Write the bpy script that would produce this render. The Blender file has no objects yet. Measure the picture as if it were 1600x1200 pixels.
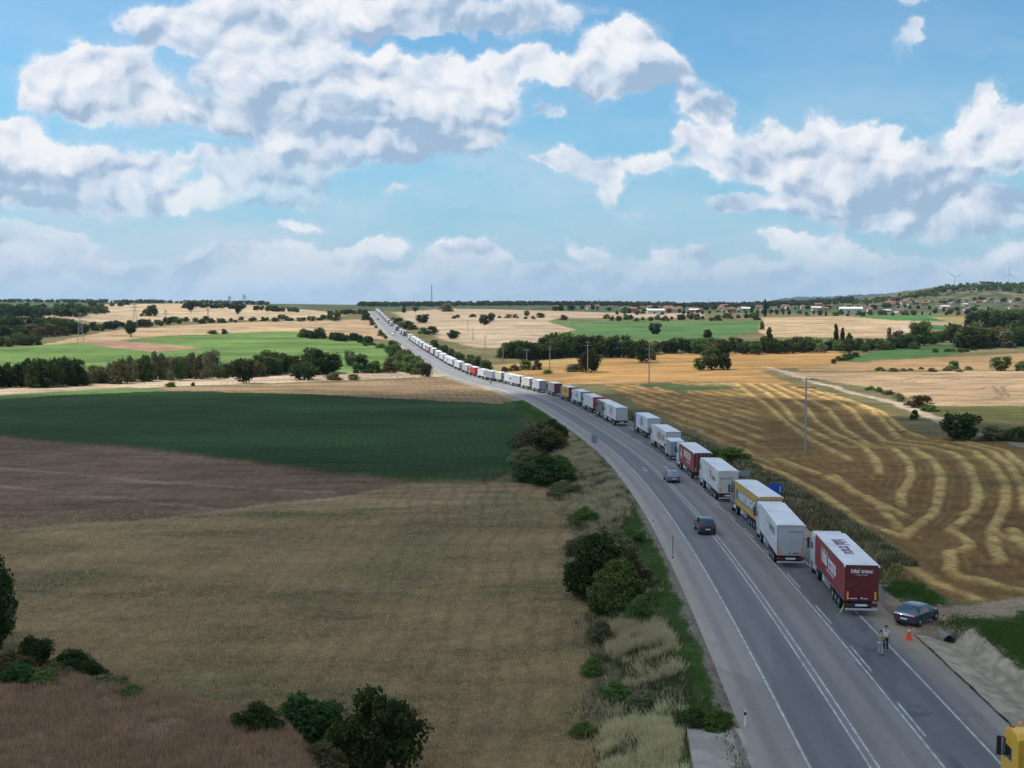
import bpy, bmesh, math, random
import numpy as np
from mathutils import Vector, Matrix
R = math.radians
random.seed(7); RNG = np.random.default_rng(11)
SC = bpy.context.scene
COL = SC.collection

# ------------------------------------------------------------------ camera
CAM_H = 24.5
F_PX = 1800.0                       # focal length in pixels of the 1600 px wide photograph
PITCH = math.atan((600-476)/F_PX)
cam = bpy.data.cameras.new('camera'); cam_o = bpy.data.objects.new('camera', cam); COL.objects.link(cam_o)
cam.sensor_width = 36; cam.lens = 36*F_PX/1600; cam.clip_start = .5; cam.clip_end = 60000
cam_o.location = (0, 0, CAM_H); cam_o.rotation_euler = (R(90)-PITCH, 0, 0)
SC.camera = cam_o

# ------------------------------------------------------------------ light
SUN_EL = R(58); SUN_AZ = R(-72)      # azimuth from +Y, negative = to the left
S_DIR = Vector((math.sin(SUN_AZ)*math.cos(SUN_EL), math.cos(SUN_AZ)*math.cos(SUN_EL), math.sin(SUN_EL)))
sun = bpy.data.lights.new('sun', 'SUN'); sun.energy = 4.4; sun.angle = R(.53); sun.color = (1, .955, .87)
sun_o = bpy.data.objects.new('sun', sun); COL.objects.link(sun_o)
sun_o.rotation_euler = S_DIR.to_track_quat('Z', 'Y').to_euler()
SC.view_settings.view_transform = 'Standard'; SC.view_settings.look = 'None'
SC.view_settings.exposure = 0.0; SC.view_settings.gamma = 1.0
SC.cycles.use_denoising = True
SC.cycles.max_bounces = 6; SC.cycles.diffuse_bounces = 3; SC.cycles.transparent_max_bounces = 12
SC.cycles.volume_bounces = 0

def ray_dir(px, py):
    a = (px-800)/F_PX; b = (py-600)/F_PX
    c, s = math.cos(PITCH), math.sin(PITCH)
    return np.array([a, c-b*s, -s-b*c])

# ------------------------------------------------------------------ world: sky with cumulus
W = bpy.data.worlds.new('World'); SC.world = W; W.use_nodes = True
nt = W.node_tree; nt.nodes.clear()
class NG:
    def __init__(s, t): s.t = t
    def n(s, typ, **k):
        nd = s.t.nodes.new(typ)
        for a, b in k.items(): setattr(nd, a, b)
        return nd
    def inp(s, sock, v):
        if isinstance(v, bpy.types.NodeSocket): s.t.links.new(v, sock)
        else: sock.default_value = v
    def m(s, op, a, b=None, c=None, clamp=False):
        nd = s.n('ShaderNodeMath', operation=op); nd.use_clamp = clamp
        s.inp(nd.inputs[0], a)
        if b is not None: s.inp(nd.inputs[1], b)
        if c is not None: s.inp(nd.inputs[2], c)
        return nd.outputs[0]
    def v(s, op, a, b=None, c=None):
        nd = s.n('ShaderNodeVectorMath', operation=op)
        s.inp(nd.inputs[0], a)
        if b is not None: s.inp(nd.inputs[1], b)
        if c is not None: s.inp(nd.inputs[2], c)
        return nd.outputs['Value'] if op in ('LENGTH', 'DOT_PRODUCT', 'DISTANCE') else nd.outputs[0]
    def rng(s, x, a, b, c=0., d=1., kind='SMOOTHSTEP'):
        nd = s.n('ShaderNodeMapRange', interpolation_type=kind)
        s.inp(nd.inputs[0], x); s.inp(nd.inputs[1], a); s.inp(nd.inputs[2], b); s.inp(nd.inputs[3], c); s.inp(nd.inputs[4], d)
        return nd.outputs[0]
    def mix(s, f, a, b, bt='MIX'):
        nd = s.n('ShaderNodeMix', data_type='RGBA', blend_type=bt)
        s.inp(nd.inputs[0], f); s.inp(nd.inputs[6], a); s.inp(nd.inputs[7], b)
        return nd.outputs[2]
    def noise(s, vec, scale, det=4, rough=.55, dist=0., dim='3D', lac=2.0):
        nd = s.n('ShaderNodeTexNoise', noise_dimensions=dim)
        s.inp(nd.inputs['Vector'], vec); nd.inputs['Scale'].default_value = scale
        nd.inputs['Detail'].default_value = det; nd.inputs['Roughness'].default_value = rough
        nd.inputs['Distortion'].default_value = dist; nd.inputs['Lacunarity'].default_value = lac
        return nd
g = NG(nt)
SKY_S = .1
gen = g.n('ShaderNodeTexCoord').outputs['Generated']
sep = g.n('ShaderNodeSeparateXYZ'); g.inp(sep.inputs[0], gen)
az = g.m('ARCTAN2', sep.outputs[0], sep.outputs[1]); el = g.m('ARCSINE', sep.outputs[2])
comb = g.n('ShaderNodeCombineXYZ'); g.inp(comb.inputs[0], az); g.inp(comb.inputs[1], el)
P = comb.outputs[0]
sky = g.n('ShaderNodeTexSky', sky_type='NISHITA'); sky.sun_disc = False
sky.sun_elevation = SUN_EL; sky.sun_rotation = SUN_AZ % (2*math.pi)
sky.air_density = 1.0; sky.dust_density = .6; sky.ozone_density = 1.4; sky.altitude = 100
base = sky.outputs[0]
base = g.mix(1.0, base, (.74, 1.22, 1.36, 1), 'MULTIPLY')
hz = g.rng(el, .0, .22, 1., 0.)
base = g.mix(g.m('MULTIPLY', hz, .72), base, (3.05, 5.15, 7.1, 1))
w1 = g.noise(P, 9, 3, .5); w2 = g.noise(P, 34, 6, .62)
d1 = g.v('MULTIPLY', g.v('SUBTRACT', w1.outputs['Color'], (.5, .5, .5)), (.055, .03, 0))
d2 = g.v('MULTIPLY', g.v('SUBTRACT', w2.outputs['Color'], (.5, .5, .5)), (.042, .036, 0))
WP = g.v('ADD', P, g.v('ADD', d1, d2))
PS = g.v('MULTIPLY', P, (1, 1.15, 1))
PS = g.v('ADD', PS, g.v('MULTIPLY', g.v('SUBTRACT', w1.outputs['Color'], (.5, .5, .5)), (.06, .06, 0)))
def puffs(vec):                                        # rounded, cauliflower-like relief
    a = g.noise(vec, 13, 4, .5).outputs['Fac']
    v1 = g.n('ShaderNodeTexVoronoi', feature='SMOOTH_F1'); g.inp(v1.inputs['Vector'], vec); v1.inputs['Scale'].default_value = 27; v1.inputs['Smoothness'].default_value = .35
    v2 = g.n('ShaderNodeTexVoronoi', feature='SMOOTH_F1'); g.inp(v2.inputs['Vector'], vec); v2.inputs['Scale'].default_value = 62; v2.inputs['Smoothness'].default_value = .35
    return g.m('SUBTRACT', g.m('MULTIPLY', a, 1.15), g.m('ADD', g.m('MULTIPLY', v1.outputs[0], .20), g.m('MULTIPLY', v2.outputs[0], .085)))
PQ = g.v('ADD', PS, g.v('MULTIPLY', g.v('SUBTRACT', w2.outputs['Color'], (.5, .5, .5)), (.022, .022, 0)))
r_a = puffs(PQ)
relief = g.m('MULTIPLY', g.m('SUBTRACT', r_a, puffs(g.v('ADD', PQ, (-.0055, .0095, 0)))), 4.6)       # lit towards the upper left
r_c = g.noise(g.v('MULTIPLY', P, (1, 1.6, 1)), 5.5, 3, .5).outputs['Fac']
def srgb(r, g_, b): return tuple(((c/255+.055)/1.055)**2.4 if c > 10 else c/255/12.92 for c in (r, g_, b))
def skc(r, g_, b): return tuple(x/SKY_S for x in srgb(r, g_, b))+(1,)
WHITE = skc(244, 246, 250); MIDC = skc(212, 223, 238); DARKC = skc(163, 187, 214)
shade = g.m('ADD', relief, g.m('MULTIPLY_ADD', r_c, .9, -.45))
# cloud banks: x, y, half width, half height in degrees-like photo units, darkness of the base, opacity, edge softness
CL = [(250,440,700,26,.3,.45,.8),(1200,435,700,30,.35,.5,.8),(120,412,260,22,.3,.5,.6),(420,398,130,14,.15,.6,.5),(40,375,110,22,.3,.5,.5),
 (560,396,100,15,.2,.75,.4),(612,378,38,13,0,.95,.3),(580,384,30,10,0,.9,.3),(735,404,70,13,.2,.8,.3),(733,385,44,15,0,.95,.3),(770,392,24,9,0,.9,.3),(905,396,42,7,0,.8,.35),(897,380,16,11,0,.9,.4),
 (1060,402,60,15,.2,.75,.35),(1038,384,30,11,0,.9,.3),(1085,390,26,9,0,.85,.3),(1140,380,28,7,0,.9,.4),(1120,425,40,7,.1,.6,.5),(1205,366,24,12,0,.9,.4),(1255,372,60,14,.1,.9,.4),(1590,395,34,12,.0,.9,.35),(1330,415,160,14,.4,.5,.6),(1300,392,90,8,.1,.7,.6),
 (988,344,24,7,0,.85,.5),(932,349,18,4,0,.7,.5),(478,362,44,10,.1,.85,.4),(455,357,20,8,0,.9,.4),(38,320,34,11,0,1,.25),(190,340,16,8,0,.8,.25),
 (120,300,190,34,.75,.75,.4),(20,215,60,34,.0,1,.2),(60,250,110,34,.3,.95,.3),(170,258,110,22,.1,.95,.3),(255,258,40,14,0,.95,.3),(240,298,110,22,.3,.85,.45),(265,290,50,14,0,.9,.45),(300,322,50,13,.1,.7,.5),
 (400,270,110,34,.7,.8,.6),(330,252,50,18,.2,.8,.6),(440,310,80,16,.4,.55,.6),(620,298,17,9,0,.95,.3),(500,330,16,5,.1,.5,.6),
 (290,172,100,26,.95,.9,.35),(190,172,110,22,.75,1.,.18),(105,118,60,38,.0,1.,.15),(120,85,34,22,-.2,1.,.15),(195,108,52,36,.0,1.,.15),(58,150,38,28,.0,1.,.2),(150,150,80,26,.2,1.,.2),(240,150,55,28,.2,1.,.25),(290,170,26,15,-.1,1.,.3),(345,112,24,14,-.1,1,.25),(368,130,26,16,.0,1.,.3),
 (300,38,90,30,.1,1.,.2),(215,22,30,14,.1,1.,.2),(420,55,130,48,.2,1.,.25),(560,25,150,40,.2,.95,.3),(720,38,150,26,.45,.95,.35),(840,18,90,24,.3,.9,.4),(400,15,100,30,.05,1.,.2),(300,70,70,14,.2,.9,.3),
 (500,130,170,50,.45,.95,.4),(430,190,110,44,.75,.95,.45),(420,140,60,38,.35,.95,.4),(610,215,150,38,1.1,.9,.35),(560,240,150,17,1.1,.9,.5),(730,215,64,40,1.0,.95,.35),
 (600,110,60,32,.0,1.,.2),(690,140,70,48,.0,1.,.2),(640,170,70,26,.2,1.,.2),(790,120,56,32,.1,1.,.25),(770,160,54,34,.2,1.,.2),(715,195,42,20,.0,1.,.2),(550,160,50,26,.3,.9,.2),(862,182,15,14,.1,.9,.3),(440,232,34,14,.1,.9,.4),(820,95,40,22,.2,.9,.3),
 (965,120,96,30,.75,1.,.15),(990,62,44,38,-.05,1.,.14),(935,78,52,34,.0,1.,.2),(1000,105,70,30,.3,.95,.3),(880,110,50,26,.1,.95,.25),(1055,125,34,22,.55,.95,.3),(860,132,50,10,.2,.9,.25),(1090,92,15,6,0,.6,.5),
 (1092,168,52,17,.35,.95,.25),(1115,148,16,12,.1,.95,.25),(1145,165,18,14,.2,.95,.25),(885,254,64,17,.1,.95,.25),(880,242,26,12,0,.95,.25),(960,268,60,22,.1,.9,.3),(950,292,38,22,.1,.85,.3),(950,318,16,9,.1,.6,.4),(1020,262,30,16,.15,.85,.4),
 (1085,225,50,30,.0,1.,.2),(1130,205,34,20,.1,1.,.2),(1120,255,55,26,.4,.95,.3),(1070,210,30,16,.0,1.,.2),(1110,328,30,9,0,.95,.3),
 (1400,318,230,20,1.1,.95,.4),(1480,345,150,24,.95,.85,.6),(1200,318,100,12,.5,.95,.4),(1230,280,100,26,.2,1.,.18),(1340,280,120,30,.25,1.,.18),(1215,215,34,32,.0,1.,.15),(1180,240,30,30,.1,1,.2),(1240,240,40,36,.2,1.,.2),(1295,222,48,36,.0,1.,.15),(1345,245,46,34,.1,1.,.2),(1400,262,50,32,.1,1.,.2),(1390,225,20,12,.1,1,.2),
 (1470,278,80,24,.6,1.,.3),(1457,232,22,11,-.2,1.,.12),(1540,225,56,44,.2,1.,.2),(1550,170,20,28,.0,1.,.15),(1530,195,30,28,.0,1.,.15),(1595,220,40,36,.1,1.,.2),(1550,265,80,16,.4,.95,.3),(1420,300,100,18,.7,.95,.3),
 (1432,50,14,14,0,.7,.5),(1412,66,16,9,0,.7,.5),(1388,82,12,6,0,.6,.5),(1440,8,26,10,0,.6,.5),(1500,40,10,6,0,.6,.4),(1598,22,8,7,0,.8,.4)]
# The cloud layout is summed into coarse maps over azimuth and elevation; each map goes to the shader as
# a sum of products of colour ramps (far cheaper to evaluate than a hundred separate clouds).
NX, NY = 64, 32
A0, A1, E0, E1 = -.46, .46, -.01, .285
gx, gy = np.meshgrid(np.linspace(A0, A1, NX), np.linspace(E1, E0, NY))
Am = np.zeros((NY, NX)); Om = np.full((NY, NX), .0005); Wt = np.full((NY, NX), .001); Tm = .6*Wt
for (x, y, rx, ry, dk, op, so) in CL:
    d = ray_dir(x, y); d = d/np.linalg.norm(d)
    qx = (gx-math.atan2(d[0], d[1]))*F_PX/rx; qy = (gy-math.asin(d[2]))*F_PX/ry
    ln = np.sqrt(qx**2+qy**2)+np.maximum(-qy, 0)*.25
    f = np.clip(.5+(1-ln)*1.5, 0, 1)                                   # 0.5 on the outline
    edge = max(rx, ry*2)/60
    Am = np.maximum(Am, np.clip(f, 0, 1))
    al = np.clip((1.25-ln)/.5, 0, 1)
    al = al*al*(3-2*al)
    Om = Om*(1-al)+op*al
    Tm = Tm*(1-al)+(.62-.55*dk+.42*np.clip(qy, -1.3, 1.3))*al; Wt = Wt*(1-al)+al
Tm = Tm/np.maximum(Wt, 1e-3); Om = Om/np.maximum(Wt, 1e-3)
MAPG = bpy.data.node_groups.new('cloud_map', 'ShaderNodeTree')
MAPG.interface.new_socket('P', in_out='INPUT', socket_type='NodeSocketVector')
for nm in 'AOT': MAPG.interface.new_socket(nm, in_out='OUTPUT', socket_type='NodeSocketFloat')
h = NG(MAPG); hi = h.n('NodeGroupInput').outputs[0]; ho = h.n('NodeGroupOutput')
def ramp(fac, vals):                                               # vals (n, 3) in 0..1
    nd = h.n('ShaderNodeValToRGB'); cr = nd.color_ramp; cr.interpolation = 'CARDINAL'
    n = len(vals)
    while len(cr.elements) < n: cr.elements.new(.5)
    for i in range(n):
        cr.elements[i].position = i/(n-1)
    for i in range(n):
        cr.elements[i].color = (*vals[i], 1)
    h.inp(nd.inputs[0], fac); return nd.outputs[0]
sw = h.n('ShaderNodeSeparateXYZ'); h.inp(sw.inputs[0], hi)
ux = h.m('DIVIDE', h.m('SUBTRACT', sw.outputs[0], A0), A1-A0); uy = h.m('DIVIDE', h.m('SUBTRACT', E1, sw.outputs[1]), E1-E0)
H = NX//2
uxa = h.m('MULTIPLY', ux, (NX-1)/(H-1)); uxb = h.m('SUBTRACT', h.m('MULTIPLY', ux, (NX-1)/(H-1)), H/(H-1))
right = h.rng(ux, (H-1)/(NX-1), H/(NX-1), 0, 1, 'LINEAR')
def field(M, rank):
    U, S, V = np.linalg.svd(M-M.mean(), full_matrices=False)
    tot = None
    for k in range(0, rank, 3):
        b = U[:, k:k+3]; a = V[k:k+3].T
        sb = np.abs(b).max(0)+1e-9; sa = np.abs(a).max(0)+1e-9
        bb = ramp(uy, b/sb*.5+.5); aa = h.mix(right, ramp(uxa, a[:H]/sa*.5+.5), ramp(uxb, a[H:]/sa*.5+.5))
        sc = S[k:k+3]*sa*sb
        aa = h.v('MULTIPLY_ADD', aa, (2, 2, 2), (-1, -1, -1)); bb = h.v('MULTIPLY_ADD', bb, tuple(2*sc), tuple(-sc))
        t = h.v('DOT_PRODUCT', aa, bb)
        tot = t if tot is None else h.m('ADD', tot, t)
    return h.m('ADD', tot, float(M.mean()))
for k_, (M_, r_) in enumerate(((Am, 18), (Om, 9), (Tm, 15))): MAPG.links.new(field(M_, r_), ho.inputs[k_])
mg = g.n('ShaderNodeGroup'); mg.node_tree = MAPG; g.inp(mg.inputs[0], WP)
fA, fO, fT = mg.outputs[0], mg.outputs[1], mg.outputs[2]
edge_n = g.m('ADD', g.m('MULTIPLY', g.noise(g.v('MULTIPLY', P, (1, 1.25, 1)), 26, 8, .62).outputs['Fac'], .8), g.m('MULTIPLY_ADD', r_a, .5, -.08))
fA = g.m('ADD', fA, g.m('MULTIPLY_ADD', edge_n, 1.0, -.5))
al = g.m('MULTIPLY', g.m('MULTIPLY_ADD', g.rng(fA, .43, .76), .72, g.m('MULTIPLY', g.rng(fA, .16, .55), .28)), g.m('MINIMUM', g.m('MAXIMUM', fO, 0), 1))
t = g.m('ADD', fT, shade)
t = g.m('ADD', t, g.rng(fA, .5, .9, .16, .0))                     # thin sunlit rims
cc = g.mix(g.rng(t, -.16, .5), DARKC, MIDC)
cc = g.mix(g.rng(t, .3, 1.1), cc, WHITE)
veil = g.noise(g.v('MULTIPLY', WP, (1, 3.2, 1)), 4.5, 6, .6).outputs['Fac']
base = g.mix(g.m('MULTIPLY', g.m('MULTIPLY', g.rng(veil, .38, .66), g.rng(az, -.45, .25, .95, .45)), g.rng(el, .25, .10, .2, .9)), base, skc(203, 219, 235))
cc = g.mix(al, base, cc)
cc = g.mix(g.m('MULTIPLY', g.rng(el, .0, .085, 1., 0.), .55), cc, skc(184, 204, 226))   # thin air veil at the very horizon
bgi = g.n('ShaderNodeBackground'); g.inp(bgi.inputs[0], cc); bgi.inputs[1].default_value = SKY_S
inside = bgi.outputs[0]
def pick(f, a, b):
    nd = g.n('ShaderNodeMixShader'); g.inp(nd.inputs[0], f); g.inp(nd.inputs[1], a); g.inp(nd.inputs[2], b); return nd.outputs[0]
# clouds over the rest of the dome, outside the photograph
gn = g.noise(g.v('MULTIPLY', gen, (1, 1, 2.2)), 3.2, 5, .58).outputs['Fac']
gcol = g.mix(g.rng(gn, .46, .56), base, g.mix(g.rng(gn, .5, .72), WHITE, skc(165, 185, 210)))
bgo = g.n('ShaderNodeBackground'); g.inp(bgo.inputs[0], gcol); bgo.inputs[1].default_value = SKY_S
ins = g.m('MULTIPLY', g.m('LESS_THAN', g.m('ABSOLUTE', az), .47), g.m('LESS_THAN', g.m('ABSOLUTE', g.m('SUBTRACT', el, .13)), .16))
out = g.n('ShaderNodeOutputWorld'); nt.links.new(pick(ins, bgo.outputs[0], inside), out.inputs[0])
W.cycles.sampling_method = 'MANUAL'; W.cycles.sample_map_resolution = 512

# ------------------------------------------------------------------ terrain height
# depth of the ground below the drone (metres), by distance ahead (rows) and bearing (columns, photo x of 1600)
T_COL = [-600, 0, 200, 400, 600, 700, 800, 1000, 1200, 1400, 1500, 1600, 2200]
T_ROW = [
 (20,  [26.5]*8+[25.5, 24.6, 24.6, 24.6, 24.6]),
 (60,  [26.5, 26.5, 26.5, 26.5, 26.3, 26.2, 26, 26, 25, 24.4, 24.4, 24.5, 24.5]),
 (100, [26.8, 26.8, 26.8, 26.8, 26.7, 26.6, 26.3, 26, 25, 24.4, 24.4, 24.4, 24.5]),
 (150, [27, 27, 27, 27, 27, 26.8, 26.6, 26, 25.3, 24.8, 24.6, 24.5, 24.5]),
 (200, [27.5, 27.5, 27.5, 27.3, 27.2, 27, 26.8, 26, 25.4, 25, 24.8, 24.8, 25]),
 (300, [28, 28, 28, 28, 28, 27.8, 27.5, 26.8, 26.2, 26, 25.8, 25.6, 26]),
 (380, [28.6, 28.6, 28.6, 28.6, 28.8, 28.8, 28.8, 27.3, 27, 26.8, 26.6, 26.5, 27]),
 (450, [31, 31, 31, 31, 30.5, 30.3, 30.2, 28.2, 27.5, 27.2, 27, 27, 28]),
 (520, [32, 32, 32, 32, 32, 31.8, 31.2, 29, 28, 27.6, 27.4, 27.2, 28]),
 (600, [32, 32, 32, 32, 32, 31, 30, 29.2, 28.3, 28, 27.6, 27.5, 28]),
 (700, [29.5, 29.5, 29.5, 29.5, 29, 28, 29, 29.2, 28.6, 28.3, 28, 28, 28]),
 (800, [26.8, 26.8, 26.8, 26.8, 26.5, 26, 27, 27.5, 27.6, 27, 27, 27, 27]),
 (900, [24, 24, 24, 24, 24, 24, 24.5, 25, 24.8, 24.8, 25.5, 26, 26]),
 (1000,[22, 22, 22, 22, 22.5, 22, 22, 22, 21, 21, 22, 23.5, 24]),
 (1200,[18, 18, 17.5, 17.5, 18, 17, 16.5, 16.5, 17, 16.5, 17, 20, 22]),
 (1500,[11, 11, 11, 11, 10, 11, 12, 12.5, 13, 13, 12, 12, 12]),
 (2000,[4, 4, 3, 3, 8, 8, 7, 8, 9, 9, 8, 4, -10]),
 (2500,[-5, -4, -3, -1, 6, 3, 2, 4, 7, -10, -40, -30, -30]),
 (3000,[-8, -8, -6, -4, 3, -1, 0, 1, 4, -26, -78, -60, -50]),
 (3500,[-8, -8, -6, -4, 2, -3, -3, -1, 4, -14, -50, -44, -40]),
 (5000,[5]*13), (12000,[10]*13)]
_ly = np.log([r[0] for r in T_ROW]); _cu = (np.array(T_COL)-800)/F_PX
_tab = np.array([r[1] for r in T_ROW], float)
NU, NL = 180, 420
_U = np.linspace(_cu[0], _cu[-1], NU); _L = np.linspace(_ly[0], _ly[-1], NL)
_t1 = np.array([np.interp(_U, _cu, r) for r in _tab])
_g = np.array([np.interp(_L, _ly, _t1[:, j]) for j in range(NU)]).T
def _blur(a, s, ax):
    k = np.exp(-.5*(np.arange(-int(3*s), int(3*s)+1)/s)**2); k /= k.sum(); p = len(k)//2
    a = np.moveaxis(a, ax, 0); b = np.concatenate([a[:1]]*p+[a]+[a[-1:]]*p)
    o = sum(k[i]*b[i:i+len(a)] for i in range(len(k))); return np.moveaxis(o, 0, ax)
_g = _blur(_blur(_g, 5, 0), 5, 1)
def table_h(X, Y):
    Y = np.maximum(Y, 21); u = np.clip((X/Y-_U[0])/(_U[-1]-_U[0])*(NU-1), 0, NU-1.001); l = np.clip((np.log(Y)-_L[0])/(_L[-1]-_L[0])*(NL-1), 0, NL-1.001)
    i = u.astype(int); j = l.astype(int); fu = u-i; fl = l-j
    return (_g[j, i]*(1-fu)*(1-fl)+_g[j, i+1]*fu*(1-fl)+_g[j+1, i]*(1-fu)*fl+_g[j+1, i+1]*fu*fl)

# ------------------------------------------------------------------ road centre line
HR = [(15, 23.8), (60, 23.8), (90, 24.0), (110, 24.4), (147, 25.1), (195, 25.5), (245, 26.0), (318, 26.9), (360, 28.3), (400, 29.4), (445, 30.4), (505, 31.5),
      (540, 31.3), (570, 30.5), (640, 29.0), (710, 27.6), (800, 24.9), (900, 23.8), (1000, 22.2), (1200, 17.8), (1500, 9.2), (1560, 8.7), (1650, 9.5), (1800, 14), (2500, 40)]
YR = np.arange(15, 1760, 2.5)
HRY = _blur(np.interp(YR, [a for a, b in HR], [b for a, b in HR]), 6, 0)
def py_of(Y, Hh): return 600+F_PX*math.tan(math.atan2(Hh, Y)-PITCH)
def px_to_X(px, Y, Hh): return (px-800)/F_PX*(Y*math.cos(PITCH)+Hh*math.sin(PITCH))
ctr = []
for (py, px) in [(1195, 1350), (1025, 1250), (900, 1165), (841.6, 1120), (807, 1094), (761, 1049), (713, 1000), (667.5, 931), (642, 887.5), (624, 849), (609, 812.5)]:
    pys = np.array([py_of(y, h_) for y, h_ in zip(YR, HRY)]); k = np.argmax(pys < py); Yk = YR[k]
    ctr.append((Yk, px_to_X(px, Yk, HRY[k])))
ctr.insert(0, (15, ctr[0][1]-(ctr[0][0]-15)*(ctr[1][1]-ctr[0][1])/(ctr[1][0]-ctr[0][0])))
ctr += [(445, -9.6), (505, -21.5), (540, -28.6), (570, -35.5), (640, -47.5), (710, -60), (800, -75.7), (1000, -106), (1200, -136), (1500, -181), (1800, -226)]
XR = _blur(np.interp(YR, [a for a, b in ctr], [b for a, b in ctr]), 8, 0)
TH = np.arctan(_blur(np.gradient(XR, YR), 4, 0))                     # heading, positive to the right
SR = np.concatenate([[0], np.cumsum(np.hypot(np.diff(XR), np.diff(YR)))])
def road_at(Y): return np.interp(Y, YR, XR), 24.5-np.interp(Y, YR, HRY), np.interp(Y, YR, TH)
def road_d(X, Y):                                                    # signed distance from the centre line
    x, z, t = road_at(Y); return (X-x)*np.cos(t), z
def sstep(x, a, b): t = np.clip((x-a)/(b-a), 0, 1); return t*t*(3-2*t)
def _lat(i, j): v = np.sin(i*127.1+j*311.7)*43758.5453; return (v-np.floor(v))*2-1
def _val(x, y):
    i = np.floor(x); j = np.floor(y); fx = x-i; fy = y-j; fx = fx*fx*(3-2*fx); fy = fy*fy*(3-2*fy)
    return (_lat(i, j)*(1-fx)+_lat(i+1, j)*fx)*(1-fy)+(_lat(i, j+1)*(1-fx)+_lat(i+1, j+1)*fx)*fy
def hashn(X, Y, s):                                                  # smooth random undulation, about -1..1
    x = np.asarray(X, float)/s; y = np.asarray(Y, float)/s
    return _val(x*1.02+y*.13, y-x*.11)*.75+_val(x*2.3+17.3-y*.2, y*2.3+5.1+x*.17)*.4
LIP = [(-600, 84), (0, 73), (130, 70), (300, 66.5), (430, 63), (520, 57), (640, 40), (2200, 20)]
def height(X, Y):
    X = np.asarray(X, float); Y = np.asarray(Y, float)
    z = 24.5-table_h(X, Y)
    u = X/np.maximum(Y, 1)*F_PX+800
    lip = np.interp(u, [a for a, b in LIP], [b for a, b in LIP])
    z = z+(4.0+.16*hashn(X, Y, 1.6)+.12*hashn(Y, X, .8))*sstep(-(Y-lip-hashn(X, Y, 4)*.8), -7, 3)*sstep(Y, 5, 30)*sstep(-u, -640, -400)    # the knoll at the near left
    z = z+hashn(X, Y, 37)*.25*sstep(Y, 60, 200)+hashn(X+50, Y, 11)*.08
    far = sstep(Y, 1900, 2600)
    z = z+far*(hashn(X, Y, 90)*3+hashn(X+9, Y, 41)*1.6)*sstep(u, 1200, 1450)
    d, zr = road_d(X, Y)
    on = (Y > 14)*(Y < 1750)
    # verge left, drain right
    wl = sstep(-d, 6.2, 24); wr = sstep(d, 12.6+Y*.004, 26)
    w = np.where(d < 0, wl, wr)
    shelf = zr-.35*sstep(-d, 6, 9)-1.5*sstep(-d, 8, 16)*sstep(-Y, -420, -250)
    # concrete drain on the right, filled where the dirt track crosses
    fill = sstep(Y, 84.2, 85.2)*(1-sstep(Y, 99, 104))
    fill = np.maximum(fill, sstep(Y, 300, 340))
    dr = -1.25*sstep(d, 9.6, 12.2)*(1-fill)-.25*sstep(d, 9.6, 12.2)*fill
    bank = sstep(d, 12.4, 14.0)*(1.9 + 0*d)*(1-fill)+.3*sstep(d, 12.4, 14.0)*fill
    shelf = np.where(d > 0, zr+dr+bank*(1-sstep(Y, 150, 260)*.5), shelf)
    z = np.where(on, z*w+shelf*(1-w), z)
    core = on*(d > -6.3)*(d < 9.75+.0*Y)
    z = np.where(core > 0, np.minimum(z, zr)-(.06+Y*.0004), z)
    z = z-.28*on*(d > 9.55)*(d < 13.5)*(Y < 83.2)-.25*on*(d > 9.55)*(d < 12.0)*(Y > 103.5)*(Y < 329)
    return z
def ground_z(x, y): return float(height(np.array([x]), np.array([y]))[0])
_T = np.exp(np.linspace(math.log(18), math.log(9000), 2600))
def hit(px, py, need=True):                                          # where a line of sight meets the ground
    d = ray_dir(px, py); d = d/d[1]
    Z = CAM_H+d[2]*_T; hz_ = height(d[0]*_T, _T)
    b = np.nonzero(Z < hz_)[0]
    if len(b) == 0:
        if not need: return None
        k = np.argmin(Z-hz_)
        return np.array([d[0]*_T[k], _T[k], hz_[k]])
    k = b[0]
    if k == 0: return np.array([d[0]*_T[0], _T[0], hz_[0]])
    f = (Z[k-1]-hz_[k-1])/((Z[k-1]-hz_[k-1])-(Z[k]-hz_[k])+1e-9); t = _T[k-1]+(_T[k]-_T[k-1])*f
    return np.array([d[0]*t, t, CAM_H+d[2]*t])
def project(X, Y, Z):
    b = CAM_H-Z; zc = Y*math.cos(PITCH)+b*math.sin(PITCH); yc = -Y*math.sin(PITCH)+b*math.cos(PITCH)
    return 800+F_PX*X/zc, 600+F_PX*yc/zc

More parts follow.
